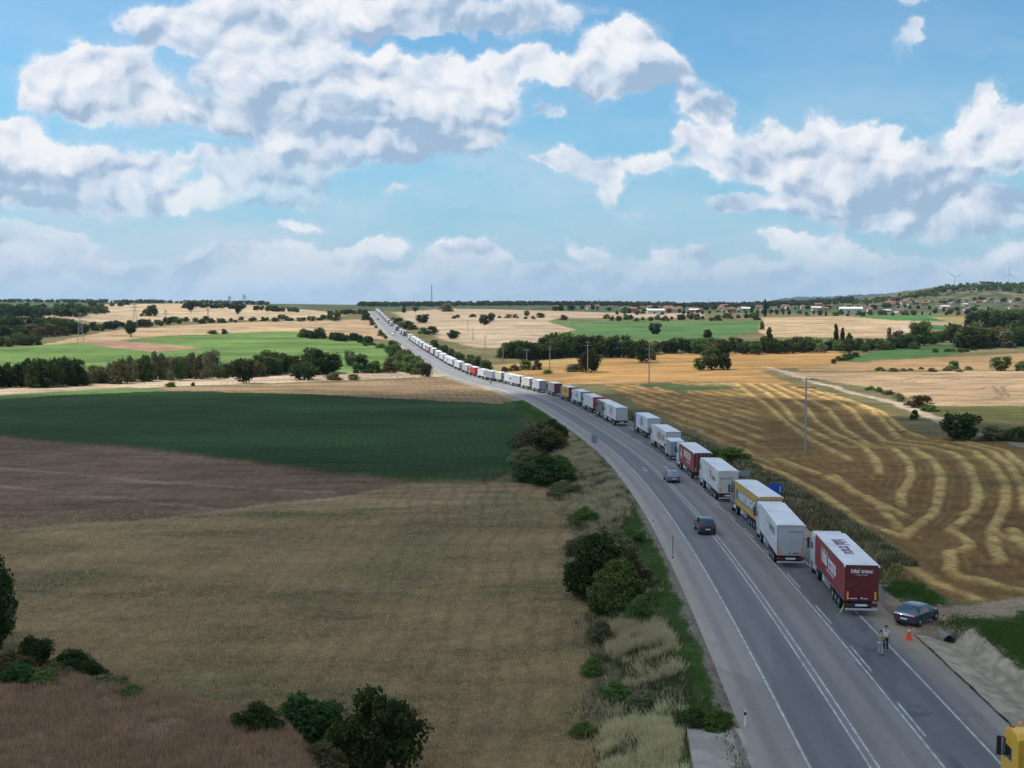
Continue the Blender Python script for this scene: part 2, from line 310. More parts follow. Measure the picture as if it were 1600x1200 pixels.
# ------------------------------------------------------------------ mesh and object helpers
def tag(o, label=None, cat=None, group=None, kind=None):
    if label: o['label'] = label
    if cat: o['category'] = cat
    if group: o['group'] = group
    if kind: o['kind'] = kind
    return o
def link(o, parent=None):
    COL.objects.link(o)
    if parent is not None: o.parent = parent
    return o
def empty(name, loc, rz=0, **k):
    o = bpy.data.objects.new(name, None); o.empty_display_size = .3; link(o); o.location = loc; o.rotation_euler = (0, 0, rz)
    return tag(o, **k)
def np_mesh(name, V, F, mats, mi=None, smooth=False, attrs=None):
    me = bpy.data.meshes.new(name); V = np.asarray(V, np.float32); F = np.asarray(F, np.int32)
    me.vertices.add(len(V)); me.vertices.foreach_set('co', V.ravel())
    n, k = F.shape
    me.loops.add(n*k); me.loops.foreach_set('vertex_index', F.ravel())
    me.polygons.add(n); me.polygons.foreach_set('loop_start', np.arange(0, n*k, k, dtype=np.int32)); me.polygons.foreach_set('loop_total', np.full(n, k, np.int32))
    for m_ in mats: me.materials.append(m_)
    if mi is not None: me.polygons.foreach_set('material_index', np.asarray(mi, np.int32))
    if smooth: me.polygons.foreach_set('use_smooth', np.ones(n, bool))
    for an, (tp, arr) in (attrs or {}).items():
        at = me.attributes.new(an, tp, 'POINT')
        at.data.foreach_set({'FLOAT': 'value', 'FLOAT_VECTOR': 'vector', 'FLOAT_COLOR': 'color'}[tp], np.asarray(arr, np.float32).ravel())
    me.update(calc_edges=True); me.validate(); return me
def obj(name, me, parent=None, **k):
    o = bpy.data.objects.new(name, me); link(o, parent); return tag(o, **k)
MATS = {}
def mat(name, rgb, rough=.6, metal=0., var=.0, vscale=3., dirt=0., bump=0., spec=.5, coat=0., trans=0.):
    if name in MATS: return MATS[name]
    m_ = bpy.data.materials.new(name); m_.use_nodes = True; t = m_.node_tree; bs = t.nodes['Principled BSDF']; n = NG(t)
    bs.inputs['Roughness'].default_value = rough; bs.inputs['Metallic'].default_value = metal; bs.inputs['Specular IOR Level'].default_value = spec
    bs.inputs['Coat Weight'].default_value = coat
    c = tuple(rgb)+(1,)
    if var or dirt or bump:
        tc = n.n('ShaderNodeTexCoord').outputs['Object']
        ns = n.noise(tc, vscale, 4, .6).outputs['Fac']
        cc_ = n.mix(n.rng(ns, .3, .7), tuple(x*(1-var) for x in rgb)+(1,), tuple(min(1, x*(1+var)) for x in rgb)+(1,))
        if dirt:
            n2 = n.noise(n.v('MULTIPLY', tc, (1, .35, 2.2)), vscale*.6, 5, .6).outputs['Fac']
            cc_ = n.mix(n.m('MULTIPLY', n.rng(n2, .42, .75), dirt), cc_, (.16, .14, .12, 1))
        n.inp(bs.inputs['Base Color'], cc_)
        if bump:
            bm_ = n.n('ShaderNodeBump'); bm_.inputs['Strength'].default_value = bump; n.inp(bm_.inputs['Height'], ns); n.inp(bs.inputs['Normal'], bm_.outputs[0])
    else: bs.inputs['Base Color'].default_value = c
    MATS[name] = m_; return m_
class MB:
    """collects shapes and links them as one mesh object"""
    def __init__(s): s.v = []; s.f = []; s.mi = []
    def add(s, V, F, mi=0):
        o = len(s.v); s.v += [tuple(p) for p in V]; s.f += [tuple(i+o for i in f) for f in F]; s.mi += [mi]*len(F); return s
    def box(s, c, d, mi=0, rz=0., taper=1.):
        x, y, z = d[0]/2, d[1]/2, d[2]/2
        V = [(-x, -y, -z), (x, -y, -z), (x, y, -z), (-x, y, -z), (-x*taper, -y*taper, z), (x*taper, -y*taper, z), (x*taper, y*taper, z), (-x*taper, y*taper, z)]
        cr, sr = math.cos(rz), math.sin(rz)
        V = [(c[0]+a*cr-b*sr, c[1]+a*sr+b*cr, c[2]+e) for a, b, e in V]
        return s.add(V, [(0, 3, 2, 1), (4, 5, 6, 7), (0, 1, 5, 4), (1, 2, 6, 5), (2, 3, 7, 6), (3, 0, 4, 7)], mi)
    def cyl(s, p0, p1, r0, r1=None, n=12, mi=0, caps=True):
        r1 = r0 if r1 is None else r1; p0 = Vector(p0); p1 = Vector(p1); q = (p1-p0).to_track_quat('Z', 'Y').to_matrix()
        V = []
        for p, r in ((p0, r0), (p1, r1)):
            for k in range(n):
                a = 2*math.pi*k/n; V.append(p+q@Vector((math.cos(a)*r, math.sin(a)*r, 0)))
        F = [(k, (k+1) % n, n+(k+1) % n, n+k) for k in range(n)]
        if caps: F += [tuple(reversed(range(n))), tuple(range(n, 2*n))]
        return s.add(V, F, mi)
    def prism(s, prof, x0, x1, mi=0, inset=0.):                      # a (y, z) outline swept across x
        n = len(prof); V = [(x0, y, z) for y, z in prof]+[(x1, y, z) for y, z in prof]
        F = [(k, (k+1) % n, n+(k+1) % n, n+k) for k in range(n)]+[tuple(reversed(range(n))), tuple(range(n, 2*n))]
        return s.add(V, F, mi)
    def loft(s, secs, mi=0, caps=True, closed=True):                 # list of equal-length rings
        n = len(secs[0]); V = [p for r in secs for p in r]; F = []
        for i in range(len(secs)-1):
            for k in range(n if closed else n-1):
                a = i*n+k; b = i*n+(k+1) % n; F.append((a, b, b+n, a+n))
        if caps: F += [tuple(reversed(range(n))), tuple(range(len(V)-n, len(V)))]
        return s.add(V, F, mi)
    def mesh(s, name, mats, smooth=False, bevel=0.):
        me = bpy.data.meshes.new(name); me.from_pydata([tuple(p) for p in s.v], [], s.f)
        for m_ in mats: me.materials.append(m_)
        me.polygons.foreach_set('material_index', s.mi)
        bm_ = bmesh.new(); bm_.from_mesh(me); bmesh.ops.recalc_face_normals(bm_, faces=bm_.faces)
        if bevel:
            es = [e for e in bm_.edges if len(e.link_faces) == 2 and e.calc_face_angle(0) > .6]
            bmesh.ops.bevel(bm_, geom=es, offset=bevel, segments=2, affect='EDGES', profile=.6)
        bm_.to_mesh(me); bm_.free()
        if smooth: me.polygons.foreach_set('use_smooth', [True]*len(me.polygons)); me.set_sharp_from_angle(angle=R(38))
        me.update(); return me
    def build(s, name, mats, parent=None, smooth=False, bevel=0., **k):
        return obj(name, s.mesh(name, mats if isinstance(mats, (list, tuple)) else [mats], smooth, bevel), parent, **k)
def text_mesh(txt, size, material, name='lettering', extrude=.004, bold=.0, sx=1.):
    cu = bpy.data.curves.new('lettering', 'FONT'); cu.body = txt; cu.size = size; cu.extrude = extrude; cu.offset = bold
    cu.align_x = 'CENTER'; cu.align_y = 'CENTER'; cu.resolution_u = 3
    to = bpy.data.objects.new('lettering', cu); COL.objects.link(to)
    dg = bpy.context.evaluated_depsgraph_get(); me = bpy.data.meshes.new_from_object(to.evaluated_get(dg)); me.name = name
    bpy.data.objects.remove(to); bpy.data.curves.remove(cu)
    me.materials.clear(); me.materials.append(material)
    me.transform(Matrix.Diagonal((sx, 1, 1, 1))); return me
def copy_tree(o, parent=None):
    c = o.copy(); COL.objects.link(c); c.parent = parent
    for ch in list(o.children): copy_tree(ch, c)
    return c

# ------------------------------------------------------------------ fields: outlines on the ground
def lin(r, g_, b, k=1.): return tuple(x*k for x in srgb(r, g_, b))
# kind: 0 plain, 1 ripe wheat, 2 low green crop, 3 stubble, 4 dirt, 5 rough grass, 6 tall dry grass, 7 weedy field, 8 far scrub
FIELDS = [
 ('pale_far_left', 1, (.50, .365, .225), [(0,503),(0,496),(100,492),(150,476),(300,474),(400,477),(480,484),(545,492),(500,498),(300,502),(200,507),(110,500)]),
 ('pale_mid_left', 1, (.47, .325, .185), [(55,541),(130,525),(190,515),(270,509),(400,503),(580,499),(600,505),(622,532),(560,527),(400,521),(260,524),(170,534),(60,541)]),
 ('bright_green', 2, (.125, .205, .055), [(-60,548),(0,545),(130,536),(170,534),(260,526),(350,522),(450,518),(540,530),(625,548),(612,575),(560,590),(300,602),(-60,612)]),
 ('soil_wedge', 4, (.36, .22, .14), [(122,536),(180,532),(240,537),(320,545),(240,550),(180,545)]),
 ('pale_strip', 1, (.52, .39, .27), [(-60,628),(-60,610),(0,606),(200,595),(400,586),(560,582),(690,581),(705,589),(500,595),(320,602),(250,605),(0,618)]),
 ('brown_strip', 1, (.30, .20, .11), [(235,607),(330,603),(500,598),(700,590),(770,600),(812,630),(700,629),(500,619),(300,614)]),
 ('light_edge', 5, (.13, .19, .06), [(-60,632),(0,617),(200,605),(245,606),(240,613),(100,620),(-60,642)]),
 ('dark_green', 2, (.034, .074, .021), [(-100,640),(0,627),(100,619),(290,613),(500,618),(812,631),(850,652),(842,690),(815,735),(752,757),(640,752),(400,725),(200,700),(0,684),(-100,678)]),
 ('ploughed', 1, (.215, .140, .092), [(-100,676),(0,683),(200,700),(400,725),(640,752),(545,775),(330,800),(-100,838)]),
 ('weedy', 7, (.300, .212, .112), [(-100,836),(330,800),(545,775),(640,754),(860,756),(900,830),(932,950),(948,1050),(930,1250),(-200,1250)]),
 ('knoll', 1, (.275, .185, .130), [(-200,1020),(0,1036),(120,1068),(230,1092),(310,1130),(420,1170),(485,1215),(485,1320),(-200,1320)]),
 ('gold_mid', 1, (.42, .235, .085), [(770,577),(850,571),(930,563),(1060,551),(1310,549),(1330,566),(1190,580),(1235,598),(1225,601),(960,600),(880,602),(800,592)]),
 ('gold_up', 1, (.42, .27, .11), [(760,573),(900,557),(905,566),(830,576),(770,579)]),
 ('pale_band', 1, (.40, .25, .12), [(1245,575),(1330,566),(1600,552),(1800,546),(1800,580),(1600,577),(1250,580)]),
 ('pale_right', 1, (.46, .31, .18), [(1200,578),(1250,582),(1600,579),(1800,580),(1800,640),(1600,634),(1450,634),(1395,612),(1300,596)]),
 ('grass_right', 5, (.13, .13, .04), [(1420,640),(1600,634),(1800,640),(1800,665),(1600,660),(1480,655)]),
 ('green_right', 2, (.060, .125, .038), [(1300,565),(1390,546),(1512,537),(1500,553),(1340,567)]),
 ('green_far', 2, (.090, .165, .055), [(858,503),(1192,502),(1182,519),(1125,529),(1000,533),(870,522),(905,516)]),
 ('pale_far_mid', 1, (.47, .35, .23), [(612,488),(700,486),(860,486),(900,488),(855,503),(900,516),(868,522),(880,534),(800,545),(742,543),(690,530),(650,508)]),
 ('pale_far_strip', 1, (.46, .33, .22), [(620,487),(700,482),(800,484),(1000,490),(1100,489),(1100,497),(860,497),(700,492)]),
 ('pale_far_right', 1, (.48, .34, .20), [(1192,496),(1320,494),(1440,506),(1412,529),(1200,526),(1185,518)]),
 ('strip_green_1', 2, (.07, .17, .05), [(1320,493),(1460,493),(1550,499),(1600,500),(1600,514),(1440,506)]),
 ('strip_pale', 1, (.44, .33, .21), [(1400,501),(1600,508),(1700,512),(1700,517),(1560,515),(1410,504)]),
 ('strip_gold', 1, (.36, .25, .10), [(1452,496),(1520,494),(1560,502),(1480,503)]),
 ('strip_green_2', 2, (.06, .15, .045), [(1430,508),(1560,516),(1520,522),(1440,514)]),
 ('stubble', 3, (.215, .122, .044), [(945,601),(1100,596),(1262,603),(1385,642),(1440,680),(1560,690),(1640,722),(1800,760),(1800,930),(1500,938),(1440,925),(1360,875),(1290,812),(1200,742),(1120,690),(1000,633)]),
 ('tall_dry', 6, (.20, .165, .095), [(880,690),(915,700),(980,760),(985,830),(965,880),(935,850),(905,800),(862,775),(865,735)]),
]
DIRT_LINES = [(1.7, (.46, .36, .26), [(1195,573),(1240,585),(1270,597),(1330,613),(1400,630),(1480,661)]), (1.5, (.42, .33, .24), [(1180,580),(1215,583),(1270,590)]),
              (3.2, (.50, .41, .30), [(1427,507),(1413,512),(1412,519),(1424,528),(1432,540)]), (2.6, (.30, .24, .17), [(1540,679),(1575,686),(1620,700)]),
              (2.2, (.42, .36, .25), [(560,583),(640,583),(706,588)]), (1.2, (.30, .26, .2), [(910,597),(960,599),(1100,599),(1230,600)]),
              (.5, (.27, .18, .10), [(1380,600),(1412,594),(1440,588),(1490,584)]), (.5, (.27, .18, .10), [(1388,602),(1420,597),(1450,591),(1500,586)]), (.6, (.25, .17, .10), [(1555,604),(1562,615),(1552,625)]), (.6, (.25, .17, .10), [(1566,603),(1572,616),(1564,626)]),
              (.5, (.27, .18, .10), [(1460,599),(1480,596),(1500,592)]), (.5, (.27, .18, .10), [(1530,610),(1550,603),(1580,601)]), (.6, (.26, .2, .13), [(1210,512),(1300,514),(1400,516)]), (.8, (.24, .2, .13), [(700,514),(760,511),(830,513)]),
              (.7, (.36, .27, .16), [(0,828),(120,822),(330,801),(545,776)]), (.7, (.30, .215, .15), [(0,730),(250,755),(520,770)]), (.5, (.30, .215, .15), [(0,760),(200,780),(330,795)])]
WINDROWS = [  # raked straw lying in curved rows
 [(1178,735),(1225,765),(1262,790),(1300,815),(1319,830),(1350,846),(1381,862),(1412,877),(1434,893),(1475,915),(1506,928),(1534,940)],
 [(1170,720),(1231,743),(1288,774),(1319,796),(1350,818),(1381,828),(1412,840)],
 [(1300,743),(1338,771),(1381,790),(1412,806)], [(1215,718),(1290,745),(1330,765),(1375,792),(1406,828)],
 [(1150,600),(1175,618),(1200,635),(1225,658),(1256,681),(1294,702),(1328,718)],
 [(1170,600),(1200,615),(1228,640),(1241,659),(1287,684),(1325,699),(1350,699),(1366,715),(1375,740)],
 [(1190,600),(1230,620),(1262,640),(1275,659),(1303,677),(1350,698),(1397,702),(1419,721),(1425,746),(1409,771),(1409,790)],
 [(1210,601),(1265,625),(1294,640),(1319,671),(1359,696),(1428,701),(1459,721),(1472,746),(1466,781),(1459,802),(1434,821),(1412,840)],
 [(1235,604),(1300,625),(1331,640),(1350,665),(1381,690),(1444,698),(1491,709),(1516,731),(1528,765),(1525,793),(1503,815),(1484,831),(1512,846),(1519,856),(1484,865),(1484,890),(1494,899),(1538,909),(1584,921),(1640,930)],
 [(1260,606),(1325,627),(1362,640),(1381,659),(1406,687),(1475,696),(1522,706),(1553,728),(1572,759),(1569,796),(1550,828),(1553,852),(1562,878)],
 [(1290,612),(1350,634),(1380,645),(1410,672),(1450,688),(1500,692),(1553,708),(1581,731),(1600,765),(1602,800)],
 [(1420,684),(1500,688),(1570,705),(1610,740),(1630,780)], [(1547,834),(1584,843),(1610,862)], [(1581,828),(1600,853),(1625,870)]]
GREEN_PATCH = [(1030,602,34,4),(1100,606,60,3),(1060,610,12,3)]

NXG = 760; NYG = 860
_uu = np.concatenate([np.linspace(-.95, -.475, 60)[:-1], np.linspace(-.475, .475, NXG), np.linspace(.475, .95, 60)[1:]])
_k = np.linspace(0, 1, NYG)
_yy = np.exp(math.log(22)+(math.log(6500)-math.log(22))*_k)
UU, YY = np.meshgrid(_uu, _yy); GX = UU*YY; GY = YY; GZ = height(GX, GY)
nr, nc = GX.shape
def inside(poly, X, Y):
    c = np.zeros(X.shape, bool); n = len(poly)
    x0, y0 = poly[:, 0].min(), poly[:, 1].min(); x1, y1 = poly[:, 0].max(), poly[:, 1].max()
    bb = (X >= x0)*(X <= x1)*(Y >= y0)*(Y <= y1); xs = X[bb]; ys = Y[bb]; cc_ = np.zeros(xs.shape, bool)
    for i in range(n):
        ax, ay = poly[i]; bx, by = poly[i-1]
        if ay == by: continue
        t = ((ay > ys) != (by > ys)) & (xs < (bx-ax)*(ys-ay)/(by-ay)+ax); cc_ ^= t
    c[bb] = cc_; return c
KIND = np.full(GX.shape, 5); COLR = np.zeros(GX.shape+(3,)); COLR[:] = (.155, .135, .062)
# rough edges: positions are jittered before the test so that no boundary is ruler straight
JX = GX+hashn(GX, GY, 6)*(.35+GY*.0022)+hashn(GX, GY, 1.7)*.2; JY = GY+hashn(GY, GX, 7)*(.5+GY*.004)+hashn(GY, GX, 1.9)*.25
FAR = GY > 1650; COLR[FAR] = (.12, .13, .06); KIND[FAR] = 8
PXG = GX/GY*F_PX+800
hill = (GY > 2100)*(PXG > 1330); COLR[hill] = (.20, .165, .095); KIND[hill] = 8
for name, kind, c, pl in FIELDS:
    W_ = np.array([hit(*p)[:2] for p in pl])
    ins_ = inside(W_, JX, JY); KIND[ins_] = kind; COLR[ins_] = c
for kk, amp, sz in ((7, .20, 19), (1, .10, 26), (2, .14, 31), (5, .22, 12)):          # patchy growth
    m_ = KIND == kk; pn = hashn(GX, GY*.6, sz)*amp+hashn(GY, GX, sz*.3)*amp*.5; COLR[m_] *= (1+pn[m_])[:, None]*np.array((1, 1, 1-.0))
patch = (KIND == 7)*sstep(hashn(GX+300, GY*.55, 16), .15, .7)*.5; COLR = COLR*(1-patch[..., None])+np.array((.145, .135, .062))*patch[..., None]
D, _ = road_d(JX, JY); nearr = (GY < 1700)
rough = nearr*(KIND != 5)*(D > -15-3*hashn(GY, GX, 13))*(D < -6)*(GY < 480)
def setk(m_, k, c): KIND[m_] = k; COLR[m_] = c
vg = nearr*(D > -14.2-1.6*hashn(GY, GX, 17)-1.2*hashn(GX, GY, 5)-2*sstep(GY, 85, 110)+6*sstep(GY, 200, 330))*(D < 0)
setk(vg*(GY < 330), 5, (.058, .098, .026))
setk(vg*(GY < 330)*(D < -11+2*hashn(GY, GX, 9)), 6, (.155, .135, .075))
setk(vg*(GY < 58), 5, (.10, .09, .05))
setk(nearr*(D > -9-hashn(GX, GY, 20))*(D < 0)*(GY >= 330), 4, (.33, .285, .22))
setk(nearr*(D > -6.9+.5*hashn(GX, GY, 3))*(D < 0)*(GY < 330), 4, (.23, .20, .165))
setk(nearr*(D > 0)*(D < 15.8+hashn(GX, GY, 12)*1.2)*(GY < 330)*(GY > 103), 6, (.175, .15, .085))
setk(nearr*(D > 0)*(D < 14)*(GY >= 330)*(GY < 1600), 5, (.16, .14, .075))
setk(nearr*(D > 0)*(D < 12.6)*(GY < 130), 4, (.27, .245, .205))
for c_, pl in (((.070, .092, .036), [(1488,980),(1600,958),(1750,935),(1900,1000),(1900,1500),(1600,1400),(1600,1085),(1535,1032),(1500,1002)]), ((.05, .082, .024), [(1395,905),(1440,915),(1475,942),(1440,950),(1405,938),(1388,920)])):
    W_ = np.array([hit(*p)[:2] for p in pl]); ins_ = inside(W_, JX, JY); setk(ins_, 5, c_)
setk(nearr*(D > 12)*(GY < 52)*(GY > 15)*(D < 80), 5, (.045, .080, .020))           # grassy bank
setk(nearr*(D > 12)*(D < 15.0+.7*hashn(GX, GY, 2))*(GY < 88), 4, (.30, .255, .19))
for pl in ([(1375,948),(1400,935),(1480,950),(1540,940),(1640,925),(1700,922),(1700,950),(1600,958),(1510,968),(1484,982),(1492,1000),(1470,1012),(1425,1040),(1392,1020),(1352,985)],):
    W_ = np.array([hit(*p)[:2] for p in pl]); ins_ = inside(W_, JX, JY); setk(ins_, 4, (.30, .235, .165))
def dist_line(pts, X, Y, R_):
    W_ = np.array([hit(*p)[:2] for p in pts]); best = np.full(X.shape, 1e9)
    for i in range(len(W_)-1):
        a, b = W_[i], W_[i+1]
        bb = (X > min(a[0], b[0])-R_)*(X < max(a[0], b[0])+R_)*(Y > min(a[1], b[1])-R_)*(Y < max(a[1], b[1])+R_)
        if not bb.any(): continue
        xs, ys = X[bb], Y[bb]; v = b-a; L2 = (v**2).sum()+1e-9; t = np.clip(((xs-a[0])*v[0]+(ys-a[1])*v[1])/L2, 0, 1)
        dd = np.hypot(xs-a[0]-t*v[0], ys-a[1]-t*v[1]); best[bb] = np.minimum(best[bb], dd)
    return best
for w_, c, pts in DIRT_LINES:
    dd = dist_line(pts, JX, JY, 8); setk(dd < w_, 4, c)
# straw rows
NEARD = np.full(GX.shape, 99.)
WR = np.zeros(GX.shape); WX = GX+hashn(GX, GY, 3.5)*.25
for pts in WINDROWS:
    dl = dist_line(pts, WX, GY+hashn(GY, GX, 3.5)*.25, 9); NEARD = np.minimum(NEARD, dl); WR = np.maximum(WR, np.exp(-(dl/.80)**3))
stub = KIND == 3
fine = .5+.5*np.sin(D*2*math.pi/4.6+hashn(GX, GY, 14)*.7)
leftp = stub*(1-sstep(PXG+(GY-200)*.25, 1195, 1215))
WR = np.where(stub, np.maximum(WR, leftp*sstep(fine, .45, .9)*.62), 0)
low = stub*(sstep(D, 17, 21))
GZ = GZ+WR*.38*(.75+.35*hashn(GX, GY, 1.3))*low
straw = np.array((.60, .42, .155))
streak = np.where(NEARD < 8.5, np.sin(NEARD*2*math.pi/1.15), np.sin(D*2*math.pi/1.15))
WR2 = np.clip(WR*(.80+.35*hashn(GY, GX, 1.4))+.24*streak*(.6+.6*hashn(GX, GY, 5))*(GY < 330)+.10*hashn(GX, GY, .9)+.12*hashn(GX, GY, 22), 0, 1)
mixw = WR2[..., None]
COLR = np.where(stub[..., None], COLR*(1-mixw)+straw*mixw, COLR)
for (x, y, rx, ry) in GREEN_PATCH:
    c = hit(x, y); m_ = ((GX-c[0])/(rx/F_PX*c[1]))**2+((GY-c[1])/14)**2 < 1+.6*hashn(GX, GY, 5)
    COLR[m_] = (.07, .10, .04)
# lumpy standing crop
lump = hashn(GX, GY, .9)*.05+hashn(GY, GX, 2.1)*.07
GZ = GZ+np.where((KIND == 1)+(KIND == 7)+(KIND == 6), lump*np.where(KIND == 6, 2.5, 1.), 0)*(GY < 300)*(np.abs(D) > 7)
# crop stands above bare ground
GZ = GZ+np.where(KIND == 2, .5*sstep(GY, 100, 200), 0)
# soften colours between fields a little so boundaries are not stair-stepped
for ax in (0, 1):
    for ch in range(3): COLR[..., ch] = _blur(COLR[..., ch], .6, ax)
KV = {0: (0, 0, 0), 1: (1, 0, 0), 2: (0, 1, 0), 3: (.6, 0, .2), 4: (0, 0, 1), 5: (0, .35, .4), 6: (1, 0, .3), 7: (.7, .5, 0), 8: (0, 0, 0)}
KA = np.zeros(GX.shape+(3,))
for k_, v_ in KV.items(): KA[KIND == k_] = v_
SCR = np.where(KIND == 8, 1., np.where(KIND == 7, .5, 0.))

def ground_material():
    m_ = bpy.data.materials.new('ground'); m_.use_nodes = True; t = m_.node_tree; bs = t.nodes['Principled BSDF']; n = NG(t)
    ge = n.n('ShaderNodeNewGeometry').outputs['Position']
    ca = n.n('ShaderNodeAttribute', attribute_name='col').outputs['Color']
    ka = n.n('ShaderNodeAttribute', attribute_name='kind_mix').outputs['Vector']
    sa = n.n('ShaderNodeAttribute', attribute_name='scrub').outputs['Fac']
    rd = n.n('ShaderNodeAttribute', attribute_name='road_dist').outputs['Fac']
    sk = n.n('ShaderNodeSeparateXYZ'); n.inp(sk.inputs[0], ka); wheat, green, soil = sk.outputs
    sp = n.n('ShaderNodeSeparateXYZ'); n.inp(sp.inputs[0], ge)
    big = n.noise(n.v('MULTIPLY', ge, (.012, .03, .01)), 1, 5, .6).outputs['Fac']
    mid = n.noise(n.v('MULTIPLY', ge, (.11, .3, .1)), 1, 5, .62).outputs['Fac']
    fin = n.noise(n.v('MULTIPLY', ge, (1.3, 1.7, 1.)), 1, 4, .7).outputs['Fac']
    vfin = n.noise(n.v('MULTIPLY', ge, (5, 3.2, 4.)), 1, 3, .7).outputs['Fac']
    f = n.m('ADD', n.m('ADD', n.m('MULTIPLY_ADD', big, 1.1, -.55), n.m('MULTIPLY_ADD', mid, 1.0, -.5)), n.m('ADD', n.m('MULTIPLY_ADD', fin, .9, -.45), n.m('MULTIPLY_ADD', vfin, .9, -.45)))
    col_ = n.v('SCALE', ca); 
    nd = col_.node; n.inp(nd.inputs['Scale'], n.m('MULTIPLY_ADD', f, 1.5, 1.0))
    # tramlines: pairs of wheel tracks, and sown rows
    rows_ = n.m('SINE', n.m('MULTIPLY', n.m('ADD', rd, n.m('MULTIPLY', big, 5)), 2.6))
    col_ = n.mix(n.m('MULTIPLY', n.m('MULTIPLY', n.rng(rows_, .1, 1.), wheat), n.rng(n.m('ABSOLUTE', rd), 26, 50, .38, .15)), col_, (.09, .06, .035, 1))
    rg = n.m('SINE', n.m('MULTIPLY', n.m('ADD', rd, n.m('MULTIPLY', mid, 1.5)), 4.2))
    col_ = n.mix(n.m('MULTIPLY', n.m('MULTIPLY', n.rng(rg, -.2, 1.), n.m('MULTIPLY', green, n.rng(mid, .35, .6))), n.rng(sp.outputs[1], 330, 480, .42, .1)), col_, n.v('MULTIPLY', col_, (.45, .5, .5)))
    # weeds through crops
    wn = n.noise(n.v('MULTIPLY', ge, (.035, .09, .05)), 1, 6, .7).outputs['Fac']
    col_ = n.mix(n.m('MULTIPLY', n.rng(wn, .50, .66), n.m('MULTIPLY', n.m('ADD', wheat, sa), .60)), col_, (.075, .085, .034, 1))
    fl = n.noise(n.v('MULTIPLY', ge, (.35, .55, .4)), 1, 5, .75).outputs['Fac']
    col_ = n.mix(n.m('MULTIPLY', n.m('MULTIPLY', n.rng(fl, .62, .72), green), n.m('MULTIPLY', wheat, 1.1)), col_, (.20, .22, .10, 1))
    yl = n.noise(n.v('MULTIPLY', ge, (.006, .02, .01)), 1, 4, .6).outputs['Fac']
    col_ = n.mix(n.m('MULTIPLY', n.m('MULTIPLY', n.rng(yl, .5, .75), green), n.rng(sp.outputs[1], 430, 520, 0, .4)), col_, (.17, .24, .06, 1))
    # low scrub and rock on the far hill
    scn = n.noise(n.v('MULTIPLY', ge, (.03, .03, .03)), 1, 6, .7).outputs['Fac']
    sc_ = n.m('MULTIPLY', n.m('GREATER_THAN', sa, .9), n.rng(scn, .44, .54))
    col_ = n.mix(sc_, col_, (.045, .065, .03, 1))
    rk = n.noise(n.v('MULTIPLY', ge, (.05, .05, .09)), 1, 5, .8).outputs['Fac']
    col_ = n.mix(n.m('MULTIPLY', n.m('GREATER_THAN', sa, .9), n.rng(rk, .6, .66)), col_, (.33, .28, .21, 1))
    # dust and stones on bare soil
    st = n.noise(n.v('MULTIPLY', ge, (3, 3, 3)), 1, 6, .8).outputs['Fac']
    col_ = n.mix(n.m('MULTIPLY', n.rng(st, .5, .75), n.m('MULTIPLY', soil, .35)), col_, (.14, .12, .085, 1))
    n.inp(bs.inputs['Base Color'], col_); bs.inputs['Roughness'].default_value = .95; bs.inputs['Specular IOR Level'].default_value = .1
    bm_ = n.n('ShaderNodeBump'); bm_.inputs['Strength'].default_value = .8; bm_.inputs['Distance'].default_value = .25
    n.inp(bm_.inputs['Height'], n.m('ADD', vfin, n.m('MULTIPLY', fin, 1.6))); n.inp(bs.inputs['Normal'], bm_.outputs[0])
    return m_
GM = ground_material()
KNAME = {1: 'wheat_field', 2: 'green_field', 3: 'stubble_field', 4: 'dirt', 5: 'grassland', 6: 'dry_grass_verge', 7: 'weedy_field', 8: 'hills'}
idx = np.arange(nr*nc).reshape(nr, nc)
FQ = np.stack([idx[:-1, :-1], idx[:-1, 1:], idx[1:, 1:], idx[1:, :-1]], -1).reshape(-1, 4)
Vg = np.stack([GX, GY, GZ], -1).reshape(-1, 3)
me = np_mesh('ground', Vg, FQ, [GM], smooth=True, attrs={'col': ('FLOAT_COLOR', np.concatenate([COLR, np.ones(GX.shape+(1,))], -1)), 'kind_mix': ('FLOAT_VECTOR', KA), 'scrub': ('FLOAT', SCR), 'road_dist': ('FLOAT', np.clip(D, -400, 400))})
obj('ground', me, kind='structure')

